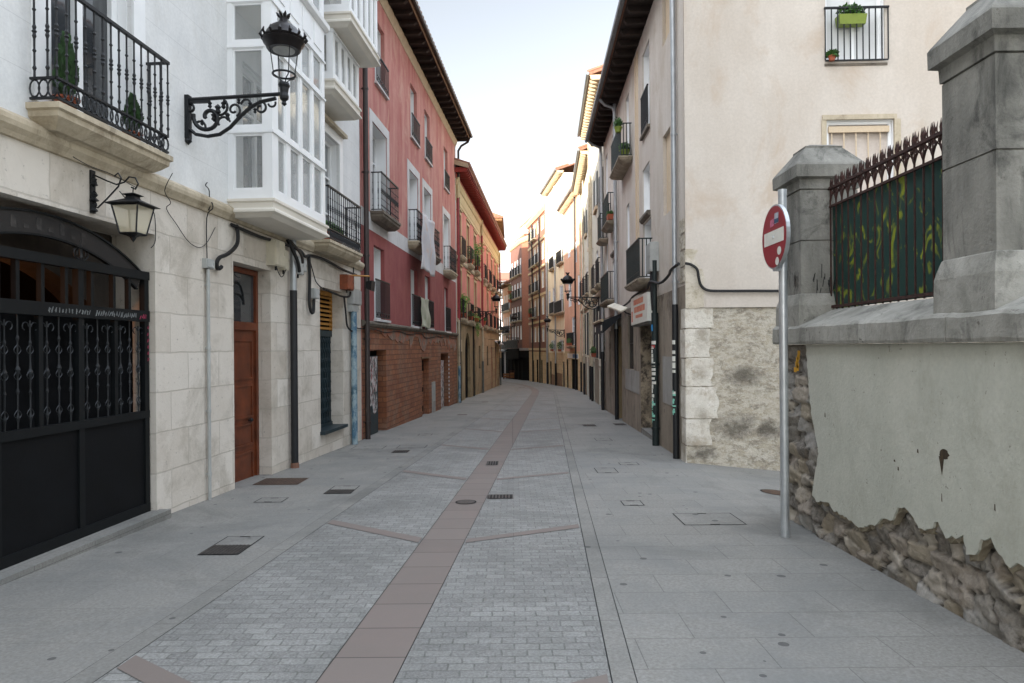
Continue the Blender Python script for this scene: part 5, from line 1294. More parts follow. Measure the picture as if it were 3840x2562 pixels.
# shop: sign box, shutter
t = froot('shop_sign', 'white shop sign box with blurred red and orange print over the shutter', 'sign', F, 3.9, z=2.5)
mb = MB(F); mb.hull([(2.66, .005, 2.5), (5.05, .005, 2.48), (5.05, .2, 2.48), (2.66, .2, 2.5)], [(2.66, .005, 3.1), (5.05, .005, 3.12), (5.05, .2, 3.12), (2.66, .2, 3.1)]); mb.build('sign_box', m_signwhite, t)
m_pr = plaster('faded_red_print', '#c4563c', '#d9a183', .4, 6, .05, .7)
mb = MB(F)
for a, b, c, d in ((3.2, 4.6, 2.93, 3.05), (3.0, 4.5, 2.75, 2.88), (3.3, 4.3, 2.62, 2.69), (4.75, 4.95, 2.55, 2.8)): mb.box(a, b, .2, .203, c, d)
mb.build('printed_panel', m_pr, t)
mb = MB(F); mb.box(2.69, 5.02, .03, .17, 2.44, 2.5); mb.build('underside', m_gshut, t)
t = froot('roller_shutter', 'grey roller shutter with blue and white graffiti', 'shutter', F, 3.8)
mb = MB(F); z = -.2
while z < 2.45: mb.prof(2.73, 4.9, [(-.42, z), (-.405, z+.01), (-.395, z+.035), (-.405, z+.06), (-.42, z+.07)]); z += .07
mb.build('slats', m_gshut, t)
m_blue = plain('blue_spray_paint', '#33597f', .6, var=.3, scale=4); m_wsp = plain('white_spray_paint', '#c2c6cc', .6, var=.15)
def blob(mb, cu, cz, ru, rz, n, N=30):
    mb.face([(cu+ru*math.cos(2*PI*i/N)*(1+.15*math.sin(5*i)), n, cz+rz*math.sin(2*PI*i/N)*(1+.1*math.cos(3*i))) for i in range(N)])
mb = MB(F); blob(mb, 4.35, 1.1, .46, .82, -.392); mb.build('white_graffiti', m_wsp, t)
mb = MB(F); blob(mb, 4.35, 1.1, .36, .7, -.390); blob(mb, 3.6, 1.2, .3, .6, -.391); mb.build('blue_graffiti', m_blue, t)
mb = MB(F); mb.box(2.72, 4.92, -.4, -.004, -.5, .02); mb.build('threshold', m_strip, bbh)
# black tag on the far jamb of the shop
m_blk = plain('black_spray_paint', '#121212', .6)
mb = MB(F)
J = [[(-.35, 1.05), (-.1, 1.2)], [(-.3, .95), (-.06, 1.1)], [(-.33, 1.1), (-.28, .8)], [(-.18, 1.16), (-.14, .82)], [(-.36, .78), (-.05, .92)], [(-.22, .95), (-.2, .62)], [(-.33, .66), (-.08, .74)], [(-.1, 1.05), (-.08, .8)]]
for (a, b), (c, d) in J: mb.face([(4.915, a, b-.012), (4.915, a, b+.018), (4.915, c, d+.018), (4.915, c, d-.012)])
mb.build('black_graffiti', m_blk, bbh)
mb = MB(F); mb.box(4.88, 4.917, -.41, -.001, -.4, 2.45); mb.build('stone_jamb', m_decaydark, bbh)
# dark window
mb = MB(F); mb.box(6.07, 7.07, -.16, -.12, 1.38, 2.79); w = mb.build('window', m_shut, bbh)
mb = MB(F); mb.box(6.15, 6.99, -.12, -.115, 1.45, 2.7); mb.build('pane', m_glassd, w)
mb = MB(F)
for i in range(6): mb.box(6.16+.16*i, 6.175+.16*i, -.05, -.035, 1.38, 2.79)
mb.box(6.07, 7.07, -.05, -.034, 2.05, 2.07); mb.build('window_grille', m_iron, bbh)
t = froot('dark_doorway', 'dark recessed doorway under the black awning', 'doorway', F, 9.1)
mb = MB(F); mb.box(8.41, 9.71, -.36, -.32, -.6, 2.59); mb.build('door_leaf', m_dark, t)
mb = MB(F); mb.box(9.3, 9.72, -.32, -.01, -.6, 2.59, skip=''); mb.build('stone_pier', m_sand, t)
leaf_door(F, bbh, 11.2, 11.7, .6, 2.5, -.1, m_shut, 2, 'shutter')
t = froot('shop_awning', 'half-folded black awning with a cream roller edge', 'awning', F, 9.6, z=2.4)
mb = MB(F); mb.hull([(8.4, .0, 2.95), (8.4, .55, 2.72), (8.4, .55, 2.38), (8.4, .53, 2.38), (8.4, .0, 2.85)], [(11.2, .0, 2.95), (11.2, .55, 2.72), (11.2, .55, 2.38), (11.2, .53, 2.38), (11.2, .0, 2.85)]); mb.build('fabric', m_awn, t)
mb = MB(F); mb.tube([(8.38, .56, 2.75), (11.22, .56, 2.75)], .045, 8); mb.build('roller', m_yelwood, t)
mb = MB(F); mb.box(8.6, 8.95, .551, .554, 2.45, 2.62); mb.box(10.6, 10.9, .551, .554, 2.45, 2.62); mb.build('emblem', m_signwhite, t)
t = froot('wall_fixture', 'white slanted cover panel on an iron arm left of the shop sign', 'flood light', F, 6.9, z=2.9)
mb = MB(F); mb.hull([(6.2, .12, 2.98), (7.6, .3, 3.2), (7.6, .33, 3.16), (6.2, .16, 2.93)], [(6.2, .3, 2.9), (7.6, .5, 3.12), (7.6, .5, 3.08), (6.2, .3, 2.86)]); mb.build('cover', m_box, t)
mb = MB(F); mb.tube([(6.3, 0, 2.8), (6.3, .15, 2.85), (6.4, .2, 2.93)], .02, 6); mb.build('arm', m_iron, t)

# ================================================================ narrow cream houses
F = R2
r2h = froot('cream_row_house', 'cream-white house with tall dark shutters beyond the beige front', 'house', F, 0)
A = [(3.75, 4.95, 1.82, 3.93, .06), (8.35, 9.9, 1.86, 4.0, .06), (12.3, 13.6, 1.9, 4.0, .06), (.8, 2.0, .0, .0)]
w2 = [(3.75, 4.95, 1.82, 3.93, .06), (8.5, 9.8, 1.86, 4.0, .06), (12.3, 13.6, 1.9, 4.0, .06), (.7, 1.8, 1.8, 3.9, .06),
      (3.0, 3.9, 4.62, 6.2, .12), (7.2, 8.2, 4.8, 6.4, .12), (10.2, 11.0, 4.9, 6.4, .12), (13.0, 13.8, 4.95, 6.4, .12), (.6, 1.5, 4.6, 6.2, .12),
      (3.2, 4.4, 8.0, 9.3, .12), (7.4, 8.4, 7.0, 8.4, .12), (10.4, 11.5, 8.1, 9.2, .12), (13.0, 13.9, 8.2, 9.3, .12), (.7, 1.7, 7.2, 8.8, .12)]
facade(F, r2h, .02, 7.0, -1.5, 11.8, [o for o in w2 if o[1] < 7]+[(1.9, 3.0, -1.5, 1.5, .08), (5.2, 6.2, -1.5, 1.6, .08)], m_white2, name='wall', back=9)
facade(F, r2h, 7.0, 15.4, -1.5, 11.2, [o for o in w2 if o[0] > 7]+[(9.8, 11, -1.5, 1.5, .08), (13, 14, -1.5, 1.5, .08)], m_white2, name='wall', back=9)
mb = MB(F); 
for a, b in ((.02, 1.9), (3.0, 5.2), (6.2, 9.8), (11, 13), (14, 15.4)): mb.box(a, b, .0, .012, -1, 1.75)
mb.build('worn_plinth', m_white2low, r2h)
for a, b, c, d in ((1.9, 3.0, -1, 1.5), (5.2, 6.2, -1, 1.6), (9.8, 11, -1, 1.5), (13, 14, -1, 1.5)): leaf_door(F, r2h, a, b, c, d, -.07, m_shut if a < 9 else m_teal, 3)
for i, o in enumerate(w2):
    window(F, r2h, *o[:4], .01, min(.12, o[4]-.005), fm=m_whitewood if i > 3 else m_gshut, gm=m_shut if i < 4 else m_glass, leaves=2, bars=1)
    if i < 4 or 9 <= i:
        for s in (0, 1):
            mb = MB(F); e = -1 if s == 0 else 1; mb.box(min(o[s], o[s]+e*.45), max(o[s], o[s]+e*.45), .004, .05, o[2], o[3]); mb.build('shutter', m_shut if i < 4 else m_gshut, r2h)
    if 4 <= i <= 8: balcony(F, r2h, o[0]-.2, o[1]+.25, .2, o[2]-.02, .95, .16, m_mould, m_iron, step=.13, r=.011, nw=.03)
    if i >= 9: mb = MB(F); mb.box(o[0]-.1, o[1]+.1, 0, .1, o[2]-.14, o[2]-.01); mb.build('window_sill', m_niche, r2h)
mb = MB(F); mb.prof(.02, 15.4, [(0, 4.2), (.06, 4.2), (.12, 4.3), (.12, 4.36), (0, 4.4)]); mb.build('string_course', m_mould, r2h)
eaves(F, r2h, -.1, 7.05, 12.0, .5, m_yelwood, .36, .12, .14, soffit=m_ochrewood); roof(F, r2h, -.1, 7.05, 12.1, .5, 9, .34, tiles=.27, gut=m_gutter)
eaves(F, r2h, 7.06, 15.5, 11.35, .5, m_yelwood, .36, .12, .14, soffit=m_ochrewood); roof(F, r2h, 7.06, 15.5, 11.45, .5, 9, .34, tiles=.27, gut=m_gutter)
for u, zt in ((.15, 11.8), (5.6, 11.8), (6.9, 11.9), (11.9, 11.2), (15.2, 11.2)):
    pipe(F, r2h, [(u, .1, zt), (u, .1, 1.4)], .045, m_zinc if u < 1 else m_mould, 'downpipe', 2.4); pipe(F, r2h, [(u, .1, 1.4), (u, .1, -.6)], .055, m_black, 'downpipe_foot', 0)
planter(F, 4.4, .12, 1.84, 'dark leafy window box on the cream-white house ground storey', 'ball', .12, .3, w=.6, seed=31, flowers=20)

# ================================================================ the sunlit bend
def far(F, name, label, u0, u1, zt, mat, ops, balc=(), lowmat=None, zl=2.6, gf=(), eave=None, ov=.4, gut=m_gutter, shutm=None, roofm=None, ztop=None):
    h = froot(name, label, 'house', F, u0)
    facade(F, h, u0, u1, zl, zt, [o+(.05,) for o in ops], mat, name='wall', back=9)
    facade(F, h, u0, u1, -2.5, zl, [o+(.06,) for o in gf], lowmat or mat, name='ground_floor')
    m = MB(F); m.box(u0, u1, -9, -8.9, -2, zl); m.box(u0, u0+.02, -9, -.003, -2.5, zl); m.box(u1-.02, u1, -9, -.003, -2.5, zl); m.build('rear_wall', lowmat or mat, h)
    for i, o in enumerate(ops): window(F, h, *o, .01, .045, fm=m_whitewood, gm=(shutm or m_glass), leaves=2, bars=1, fw=.06)
    for g_ in gf: leaf_door(F, h, g_[0], g_[1], max(g_[2], -1), g_[3], -.05, m_dark if random.random() < .6 else m_shut, 3)
    for a, b, z in balc: balcony(F, h, a, b, .2, z, .85, .16, m_mould, m_iron, step=.14, r=.012, nw=.03, deco=False)
    if eave:
        eaves(F, h, u0-.05, u1+.05, zt+.14, ov, eave, .4, .12, .14, soffit=m_ochrewood); roof(F, h, u0-.05, u1+.05, zt+.24, ov, 9, .34, roofm or m_tile, tiles=.27, gut=gut)
    else: roof(F, h, u0-.05, u1+.05, zt+.1, .1, 9, .3, roofm or m_tile, tiles=0)
    return h
r3 = far(R3, 'orange_house', 'narrow salmon-orange house where the street starts to bend', .03, 7.9, 12.0, m_salmon,
    [(2.75, 4.4, 2.75, 4.55), (4.6, 5.9, 5.3, 7.2), (2.2, 3.3, 7.9, 9.2), (1.0, 1.9, 5.2, 7.0), (5.0, 6.1, 8.6, 10.1)], [(2.6, 5.6, 2.7)], m_creamlow, 2.35, [(2.2, 4.9, -2.5, 1.85), (6.3, 7.2, -2.5, 1.8)], m_yelwood, .42)
t = froot('shop_fascia', 'faded blue and white fascia over the dark shop on the orange house', 'sign', R3, 3.5, z=1.9)
mb = MB(R3); mb.box(1.9, 6.3, .0, .05, 1.9, 2.2); mb.build('board', m_signwhite, t); mb = MB(R3); mb.box(1.95, 4.0, .05, .055, 1.93, 2.17); mb.build('blue_panel', m_blue, t)
pipe(R3, r3, [(2.55, .08, 12), (2.55, .08, -.4)], .05, m_black, 'downpipe', 0)
planter(R3, 3.9, .28, 2.73, 'green and white flowering box on the low balcony of the orange house', 'ball', .15, .35, w=1.4, seed=41)
r4 = far(R4, 'cream_house', 'tall cream house glowing in the sun at the bend', .03, 7.5, 15.1, m_cream,
    [(.35, 2.2, 2.5, 3.35), (4.2, 6.0, 2.52, 3.36), (.4, 1.9, 5.35, 7.3), (3.8, 5.1, 5.5, 7.4), (6.2, 7.2, 5.5, 7.4), (.4, 1.9, 8.9, 10.8), (3.7, 5.2, 8.9, 10.8), (6.2, 7.2, 8.9, 10.8), (.5, 1.8, 12.1, 13.6), (4.0, 5.2, 12.1, 13.6), (6.3, 7.1, 12.1, 13.6)],
    [(-.0, 3.2, 5.3), (3.5, 5.6, 5.4), (.1, 2.1, 8.85), (3.5, 5.6, 8.85)], m_creamlow, 2.4, [(.1, .95, -2.5, 1.78), (3.6, 4.4, -2.5, 1.8), (5.9, 6.9, -2.5, 1.7)], m_yelwood, .5)
for u in (3.3, 7.4): pipe(R4, r4, [(u, .1, 14.9), (u, .1, 1.6)], .06, m_zinc, 'downpipe', 0); pipe(R4, r4, [(u, .1, 1.6), (u, .1, -.6)], .08, m_black, 'downpipe_foot', 0)
mb = MB(R4); mb.box(.96, 3.5, .0, .02, -1, .9); mb.box(4.5, 5.9, .0, .02, -1, .7); mb.build('brown_plinth', m_brown_plinth, r4)
for u, l in ((1.2, 'leafy box at the first low window of the cream house'), (4.7, 'leafy box at the second low window of the cream house')): planter(R4, u, .15, 2.5, l, 'ball', .2, .6, w=.6, seed=int(u*10))
op = []
for z0, z1 in ((3.45, 4.7), (5.75, 7.2), (8.0, 9.4), (10.4, 11.8), (12.9, 13.9)):
    for a, b in ((1.6, 2.5), (3.7, 4.5), (5.4, 6.3), (7.3, 8.0)): op.append((a, b, z0, z1))
r5 = far(R5, 'brick_and_cream_house', 'brown brick house banded in cream with an orange cornice', .03, 9.45, 14.5, m_fbrick, op,
    [(5.2, 6.5, z) for z in (5.7, 7.9, 10.3, 12.7)]+[(7.1, 8.2, z) for z in (5.7, 7.9, 10.3, 12.7)]+[(3.5, 4.7, z) for z in (7.9, 10.3)], m_creamlow, 2.6, [(2.6, 3.4, -2.5, 1.9), (4.6, 5.6, -2.5, 1.9), (6.8, 7.9, -2.5, 1.8)], None)
mb = MB(R5)
for z in (2.72, 5.1, 7.4, 9.75, 12.1): mb.box(.03, 9.45, .0, .05, z, z+.2)
for a, b, c, d in op: mb.box(a-.14, a, .0, .03, c, d); mb.box(b, b+.14, .0, .03, c, d); mb.box(a-.14, b+.14, .0, .03, d, d+.12)
mb.build('cream_banding', m_yel, r5)
mb = MB(R5); mb.prof(0, 9.5, [(-.05, 14.2), (.12, 14.25), (.3, 14.5), (.3, 14.65), (-.05, 14.75)]); mb.build('cornice', m_salmon, r5)
for u in (.1, 3.3, 6.9): pipe(R5, r5, [(u, .1, 14.2), (u, .1, -.5)], .06, m_black if u > 1 else m_zinc, 'downpipe', 0)
planter(R5, 7.6, .15, 5.75, 'hanging flower basket on the brick and cream house', 'ball', .25, .6, seed=51)
# brown corner house with a plain brick flank
op = []
for z0, z1 in ((4.0, 5.4), (5.95, 7.4), (8.3, 9.8), (10.6, 12.2)):
    for a, b in ((3.4, 4.1), (4.9, 5.6), (6.4, 7.1), (7.9, 8.6)): op.append((a, b, z0, z1))
r6 = far(R6, 'brown_corner_house', 'brown brick corner house with a glazed penthouse and black ground floor', 3.1, 9.3, 13.7, m_fbrick2, op,
    [(a-.15, b+.15, z) for a, b in ((3.4, 4.1), (4.9, 5.6), (6.4, 7.1), (7.9, 8.6)) for z in (5.93, 8.28, 10.58)], m_front, 3.1, [(3.6, 4.8, -2.5, 1.9), (5.6, 6.8, -2.5, 1.9), (7.6, 8.8, -2.5, 1.9)], None)
FL = Fr(R6.w(3.1, 0, 0).x, R6.w(3.1, 0, 0).y, math.atan2(.95, -1.9), 1, R6.z0)
FL = Fr(FL.x, FL.y, math.atan2(.85, -2.2), -1, R6.z0)
# flank from the front corner back towards the neighbour
facade(FL, r6, -.0, 2.6, 3.1, 13.7, [], m_plainbrick, n=.0, name='brick_flank'); facade(FL, r6, 0, 2.6, -2.5, 3.1, [], m_front, name='flank_ground_floor')
for FF_, a, b in ((R6, 3.1, 9.3), (FL, 0, 2.6)):
    mb = MB(FF_); mb.prof(a, b, [(-.01, 13.55), (.12, 13.6), (.3, 13.85), (.3, 13.98), (-.01, 14.0)]); mb.build('cornice', m_yel, r6)
mb = MB(R6); mb.box(3.1, 9.2, -5, -.3, 14.0, 14.6); mb.build('parapet', m_plainbrick, r6)
mb = MB(R6)
for i in range(8): mb.box(3.2+i*.85, 3.26+i*.85, -1.2, -1.1, 14.6, 16)
mb.box(3.2, 9.2, -1.2, -1.1, 15.2, 15.3); mb.box(3.2, 9.2, -1.25, -1.05, 15.95, 16.1); mb.build('penthouse', m_whitewood, r6)
mb = MB(R6); mb.box(3.2, 9.2, -5, -1.15, 14.6, 15.95); mb.build('penthouse_glazing', m_glassb, r6)
mb = MB(R6); mb.box(3.0, 9.3, -5, -1.0, 16.1, 16.3); mb.build('penthouse_roof', m_tile, r6)
mb = MB(R6); mb.box(3.1, 9.3, -.02, .5, 2.95, 3.1); w = mb.build('balcony', m_front, r6); railing(R6, w, 3.12, 9.28, .48, 3.1, 4.0, m_iron, .14, .014, False, deco=False)
mb = MB(R6); mb.box(3.1, 9.3, .0, .4, 2.1, 2.94); mb.build('fascia', m_front, r6)
mb = MB(FL); mb.box(0, 2.6, .0, .35, 2.9, 3.15); mb.build('flank_awning', m_cement, r6); mb = MB(FL); mb.box(0, 2.6, .0, .3, 2.2, 2.9); mb.build('flank_fascia', m_front, r6)
for u, l in ((8.1, 'upper hanging basket on the brown corner house'), (7.9, 'lower hanging basket on the brown corner house')): planter(R6, u, .3, 8.9 if u > 8 else 8.0, l, 'ball', .25, .8, seed=int(u*10), flowers=15)
op = []
for z0, z1 in ((3.3, 4.6), (5.0, 6.6), (7.5, 9.1)):
    for a, b in ((9.9, 10.6), (11.3, 12.0), (12.7, 13.4)): op.append((a, b, z0, z1))
f1 = far(R6, 'pink_end_house', 'pale pinkish house with continuous balconies at the end of the street', 9.33, 14.4, 10.0, m_salmon, op,
    [(9.4, 14.3, 7.3), (9.4, 14.3, 4.75)], m_front, 3.0, [(9.8, 11, -2.5, 1.9), (12, 13.4, -2.5, 1.9)], m_ochrewood, .7)
mb = MB(R6); mb.box(9.33, 14.4, 0, .5, 2.85, 3.0); w = mb.build('balcony', m_front, f1); railing(R6, w, 9.35, 14.38, .48, 3.0, 3.85, m_iron, .14, .014, True, deco=False)
# white glazed house closing the street
FE = Fr(-10, 96, PI/2, -1)
op = []
for z0, z1 in ((1.6, 3.6), (4.2, 6.6), (7.4, 9.8), (10.6, 12.3)):
    for i in range(9): op.append((3.2+i*1.0, 3.85+i*1.0, z0, z1))
e = far(FE, 'white_glazed_house', 'white house with glazed galleries and a tiled roof closing the view', 0, 16, 13.0, m_whiteband, op, [], m_whiteband, 1.2, [], m_yelwood, .6)
# canopy and doorway beyond the corner
t = root('shop_canopy', 'grey-green shop canopy on posts past the end of the salmon house', 'awning', (-1.6, 76, G(76)))
mb = MB(); mb.hull([(-3.2, 74.6, .95), (-3.2, 77, 1.15), (-3.2, 77, 1.35), (-3.2, 74.6, 1.1)], [(-.45, 74.6, .95+.35), (-.45, 77, 1.5), (-.45, 77, 1.7), (-.45, 74.6, 1.1+.35)]); mb.build('canopy', m_gshut, t)
mb = MB(); mb.box(-.85, -.7, 74.9, 75.05, -2, 1.3); mb.box(-2.6, -2.45, 74.9, 75.05, -2, 1.1); mb.build('post', m_whiteband, t)
mb = MB(); mb.box(-8, -.2, 82, 82.1, -2.2, 1.5); mb.build('dark_shopfront', m_front, t)
# market cart with crates
t = root('crate_stand', 'orange-brown wooden crates stacked in red metal frames at the far end of the street', 'crate stand', (-.35, 72.5, G(72.5)))
z = G(72.5)
mb = MB()
for x in (-.98, -.28, .2, .3-.0): mb.box(x, x+.05, 72.2, 72.25, z, z+(.9 if x > -.4 else .45)); mb.box(x, x+.05, 72.8, 72.85, z, z+(.9 if x > -.4 else .45))
for q in (.12, .86): mb.box(-.28, .3, 72.2, 72.25, z+q, z+q+.04); mb.box(-.28, .3, 72.8, 72.85, z+q, z+q+.04)
mb.box(-.98, -.28, 72.2, 72.25, z+.1, z+.14); mb.build('frame', plain('brown_crate_frame', '#4e2418', .6), t)
for (a, b, c, d) in ((-.95, -.3, .18, .4), (-.95, -.3, .45, .62), (-.22, .24, .16, .4), (-.22, .24, .46, .7)):
    mb = MB(); mb.box(a, b, 72.25, 72.8, z+c, z+d); mb.box(a, b, 72.23, 72.25, z+c+.02, z+(c+d)/2-.01); mb.box(a, b, 72.23, 72.25, z+(c+d)/2+.01, z+d-.02); mb.build('crate', m_orangewood, t)
# ================================================================ rubble wall with grey render and stone coping (right foreground)
F = FW
yw = froot('boundary_wall', 'thick rubble wall with flaking grey-green render and stone coping, right foreground', 'wall', F, -1.5)
def rubble(F, par, u0, u1, z0, z1, st=.022):
    R = random.Random(12); pts = []
    rows = int((z1-z0)/.145)+2
    for r in range(rows):
        zc = z0+.06+r*.145; u = u0-.2+R.uniform(0, .2)
        big = 1.
        while u < u1+.3:
            w = R.choice((.1, .16, .22, .3, .36))*R.uniform(.85, 1.15); pts.append((u+w/2, zc+R.uniform(-.035, .035), R.random(), R.uniform(-.03, .03), w)); u += w
    cell = {}
    for p in pts: cell.setdefault((int(p[0]/.3), int(p[1]/.3)), []).append(p)
    tones = [hexc(c) for c in ('#8f877b', '#736e66', '#a39b8e', '#64605a', '#7d7469', '#85837f', '#877d6c', '#55504a')]
    nu, nv = int((u1-u0)/st), int((z1-z0)/st); V = []; Cc = []; UV = []
    from mathutils import noise
    for i in range(nu+1):
        for j in range(nv+1):
            u, z = u0+(u1-u0)*i/nu, z0+(z1-z0)*j/nv
            wu = u+.05*noise.noise(Vector((u*6, 3, z*6))); wz = z+.045*noise.noise(Vector((u*6, 9, z*6)))
            d1 = d2 = 9; c = None
            for a in (-1, 0, 1):
                for b in (-1, 0, 1):
                    for p in cell.get((int(wu/.3)+a, int(wz/.3)+b), ()):
                        ax, ay = abs(wu-p[0])*.72, abs(wz-p[1])*1.25; d = max(ax, ay, (ax+ay)*.68)*.8+.2*math.hypot(ax, ay)
                        if d < d1: d2 = d1; d1 = d; c = p
                        elif d < d2: d2 = d
            e = min(1, (d2-d1)/.018); h = -.105+.07*(e**.35)
            if c: h += c[3]
            q = c[2]*30; h += max(-.03, min(.03, math.sin(q*7)*.28*(u-c[0])+math.cos(q*5)*.4*(z-c[1])))+.014*(.5-abs(noise.noise(Vector((u*12+q, q, z*14)))*2))+.011*noise.noise(Vector((u*40, q, z*40)))
            h = min(h, .006)
            col = tones[int(c[2]*7.99)] if c else tones[0]
            f = .35+.65*min(1, e*1.3); f *= 1+.25*noise.noise(Vector((u*22, 2, z*22)))  # shade of the gaps put into the stone colour, darker towards the edges
            m = hexc('#352d25') if e < .4 else col
            Cc.append((m[0]*f, m[1]*f, m[2]*f, 1)); V.append(F.w(u, h, z))
    Fc = [(i*(nv+1)+j, (i+1)*(nv+1)+j, (i+1)*(nv+1)+j+1, i*(nv+1)+j+1) for i in range(nu) for j in range(nv)]
    me = bpy.data.meshes.new('rubble'); inv = Matrix.Rotation(-par.rotation_euler.z, 3, 'Z')
    me.from_pydata([tuple(inv @ (p-par.location)) for p in V], [], Fc)
    ca = me.color_attributes.new('stone', 'FLOAT_COLOR', 'POINT'); ca.data.foreach_set('color', [x for c in Cc for x in c])
    me.polygons.foreach_set('use_smooth', [True]*len(me.polygons))
    t = NT('rubble_stone'); a = t.n('ShaderNodeVertexColor', layer_name='stone')
    col = t.mix(t.ramp(t.noise(30, 6, .7), .35, .7), a.outputs[0], t.mix(.35, a.outputs[0], (.5, .45, .38, 1)))
    col = t.mix(t.math('MULTIPLY', t.ramp(t.noise(5, 5, .7), .55, .7), .3), col, C('#7d6648'))
    t.bump(t.noise(60, 6, .75), .8, .01); me.materials.append(t.done(col, .95))
    o = bpy.data.objects.new('rubble_face', me); COL.objects.link(o); o.parent = par
    return o
rubble(F, yw, -4.6, .34, -.3, 1.87)
mb = MB(F); mb.box(-14, -4.6, -.6, -.02, -1, 1.87); mb.box(-4.6, .35, -.6, -.13, -1, 1.87); mb.box(.335, .35, -.13, -.06, -1, 1.87); mb.build('wall_core', m_decaydark, yw)
# render slab with a broken edge
R = random.Random(9)
key = [(-.34, 1.87), (-.38, 1.6), (-.41, 1.38), (-.47, 1.15), (-.56, .95), (-.6, .82), (-.52, .62), (-.48, .5), (-.45, .4), (-.55, .36), (-.76, .41), (-.9, .36), (-1.1, .36), (-1.35, .33), (-1.47, .37), (-1.6, .4), (-1.72, .5), (-1.85, .5), (-1.93, .62), (-2.02, .66),
       (-2.1, .62), (-2.2, .53), (-2.3, .56), (-2.42, .64), (-2.5, .56), (-2.6, .59), (-2.68, .62), (-2.72, .5), (-2.8, .52), (-2.85, .64), (-2.94, .68), (-3.0, .6), (-3.1, .55), (-3.18, .6), (-3.5, .5), (-4, .55), (-4.6, .4)]
P = []
for a, b in zip(key, key[1:]):
    L = math.hypot(a[0]-b[0], a[1]-b[1]); k = max(1, int(L/.03))
    for i in range(k):
        t_ = i/k; P.append((a[0]+(b[0]-a[0])*t_+R.uniform(-.01, .01), a[1]+(b[1]-a[1])*t_+R.uniform(-.012, .012)))
P += [(-4.6, .35), (-14, .4), (-14, 1.872)]
P2 = [(a+(.03 if a > -.62 and b > .45 else 0)+R.uniform(-.01, .012), b-(.03 if b < 1.8 and not (a > -.62 and b > .45) else 0)+(R.uniform(-.015, .015) if b < 1.8 else 0)) for a, b in P]
mb = MB(F); mb.hull([(a, -.05, b) for a, b in P2], [(a, .004, b) for a, b in P2]); mb.build('scratch_coat', plaster('crumbling_scratch_coat', '#8d8470', '#6f6553', .4, 9, .9, .95, '#4f4637', .5), yw)
mb = MB(F); mb.hull([(a, -.03, b) for a, b in P], [(a, .022, b) for a, b in P]); mb.build('render_slab', m_greyplaster, yw)
m_hole = plaster('rusty_hole', '#4c3a22', '#241c12', .5, 12, .4)
mb = MB(F)
mb.face([(-2.50+.05*math.cos(i/14*2*PI)*(1+.2*math.sin(3*i)), .0235, 1.12+.035*math.sin(i/14*2*PI)) for i in range(14)])
mb.face([(-2.44, .0238, 1.1), (-2.5, .0238, 1.1), (-2.475, .0238, .97)])
for u, z, w, h in ((-2.47, .83, .005, .04), (-2.98, .88, .006, .03), (-1.9, .98, .012, .012), (-1.95, .93, .01, .02), (-2.2, 1.1, .01, .02), (-.75, 1.22, .01, .03)): mb.face([(u-w, .0236, z-h), (u+w, .0236, z-h*.8), (u+w*.7, .0236, z+h*.5), (u-w*.6, .0236, z+h*.4)])
mb.build('pitted_spots', m_hole, yw)
mb = MB(F); R = random.Random(2)
for i in range(7): u = -.06-.1*R.random(); z = 1.6+.2*R.random(); mb.box(u-.03, u+.03, .012, .014, z-.03, z+.02)
mb.build('yellow_paint', plain('yellow_spray_paint', '#c8931d', .7), yw)
# coping stones
cuts = [-14, -6.5, -5.3, -4.0, -2.62, -1.42, -.33, -.02, .36]
R = random.Random(6)
for a, b in zip(cuts, cuts[1:]):
    e = R.uniform(-.006, .006); mb = MB(F)
    N = max(2, int((b-a)/.12)); prev = None
    for i in range(N+1):
        u = a+.004+(b-a-.008)*i/N; j = R.uniform(-.006, .006); q = R.uniform(-.007, .007)
        ring = [(u, -.58, 1.875), (u, .075+e+j, 1.875+q*.5), (u, .082+e+j, 1.9+q), (u, .08+e+j, 2.035+q), (u, .055+e, 2.06+q), (u, -.28, 2.215+q*.5), (u, -.58, 2.215)]
        if prev: 
            for k in range(7): l = (k+1) % 7; mb.face([prev[k], ring[k], ring[l], prev[l]])
        else: mb.face(list(reversed(ring)))
        prev = ring
    mb.face(prev); mb.build('coping_stone', m_capst, yw)
# pillars
def pillar(u0, u1, zb, zc, label):
    t = froot('stone_pillar', label, 'pillar', F, (u0+u1)/2, z=zb, n=-.25, group='weathered stone pillars on the wall')
    def ring(z, e, n1=0.0, n0=-.58): return [(u0-e, n0-e, z), (u1+e, n0-e, z), (u1+e, n1+e, z), (u0-e, n1+e, z)]
    def stack(name, lv, mat):
        m = MB(F); Rr = [ring(z, e) for z, e in lv]; m.face(list(reversed(Rr[0])))
        for a, b in zip(Rr, Rr[1:]):
            for j in range(4): k = (j+1) % 4; m.face([a[j], a[k], b[k], b[j]])
        m.face(Rr[-1]); return m.build(name, mat, t)
    h = zc-zb
    stack('plinth', [(zb-.05, .045), (zb+.14*h, .04), (zb+.17*h, .03), (zb+.22*h, .008), (zb+.225*h, 0)], m_capst)
    z = zb+.225*h; m = zb+.62*h
    stack('shaft', [(z, 0), (m-.006, 0), (m-.005, -.012), (m+.005, -.012), (m+.006, 0), (zc-.005, 0), (zc-.004, -.012), (zc+.004, -.012), (zc+.006, .01)], m_pillar)
    stack('cap', [(zc+.006, .01), (zc+.1, .015), (zc+.12, .06), (zc+.24, .062), (zc+.26, .05), (zc+.45, -.1), (zc+.47, -.1), (zc+.475, -.12), (zc+.5, -.17), (zc+.505, -.2)], m_pillar)
    return t
pillar(-.19, .32, 2.08, 3.44, 'farther weathered pillar, behind the no-entry sign')
pillar(-2.98, -2.47, 2.08, 3.62, 'nearer weathered pillar at the right edge of the picture')
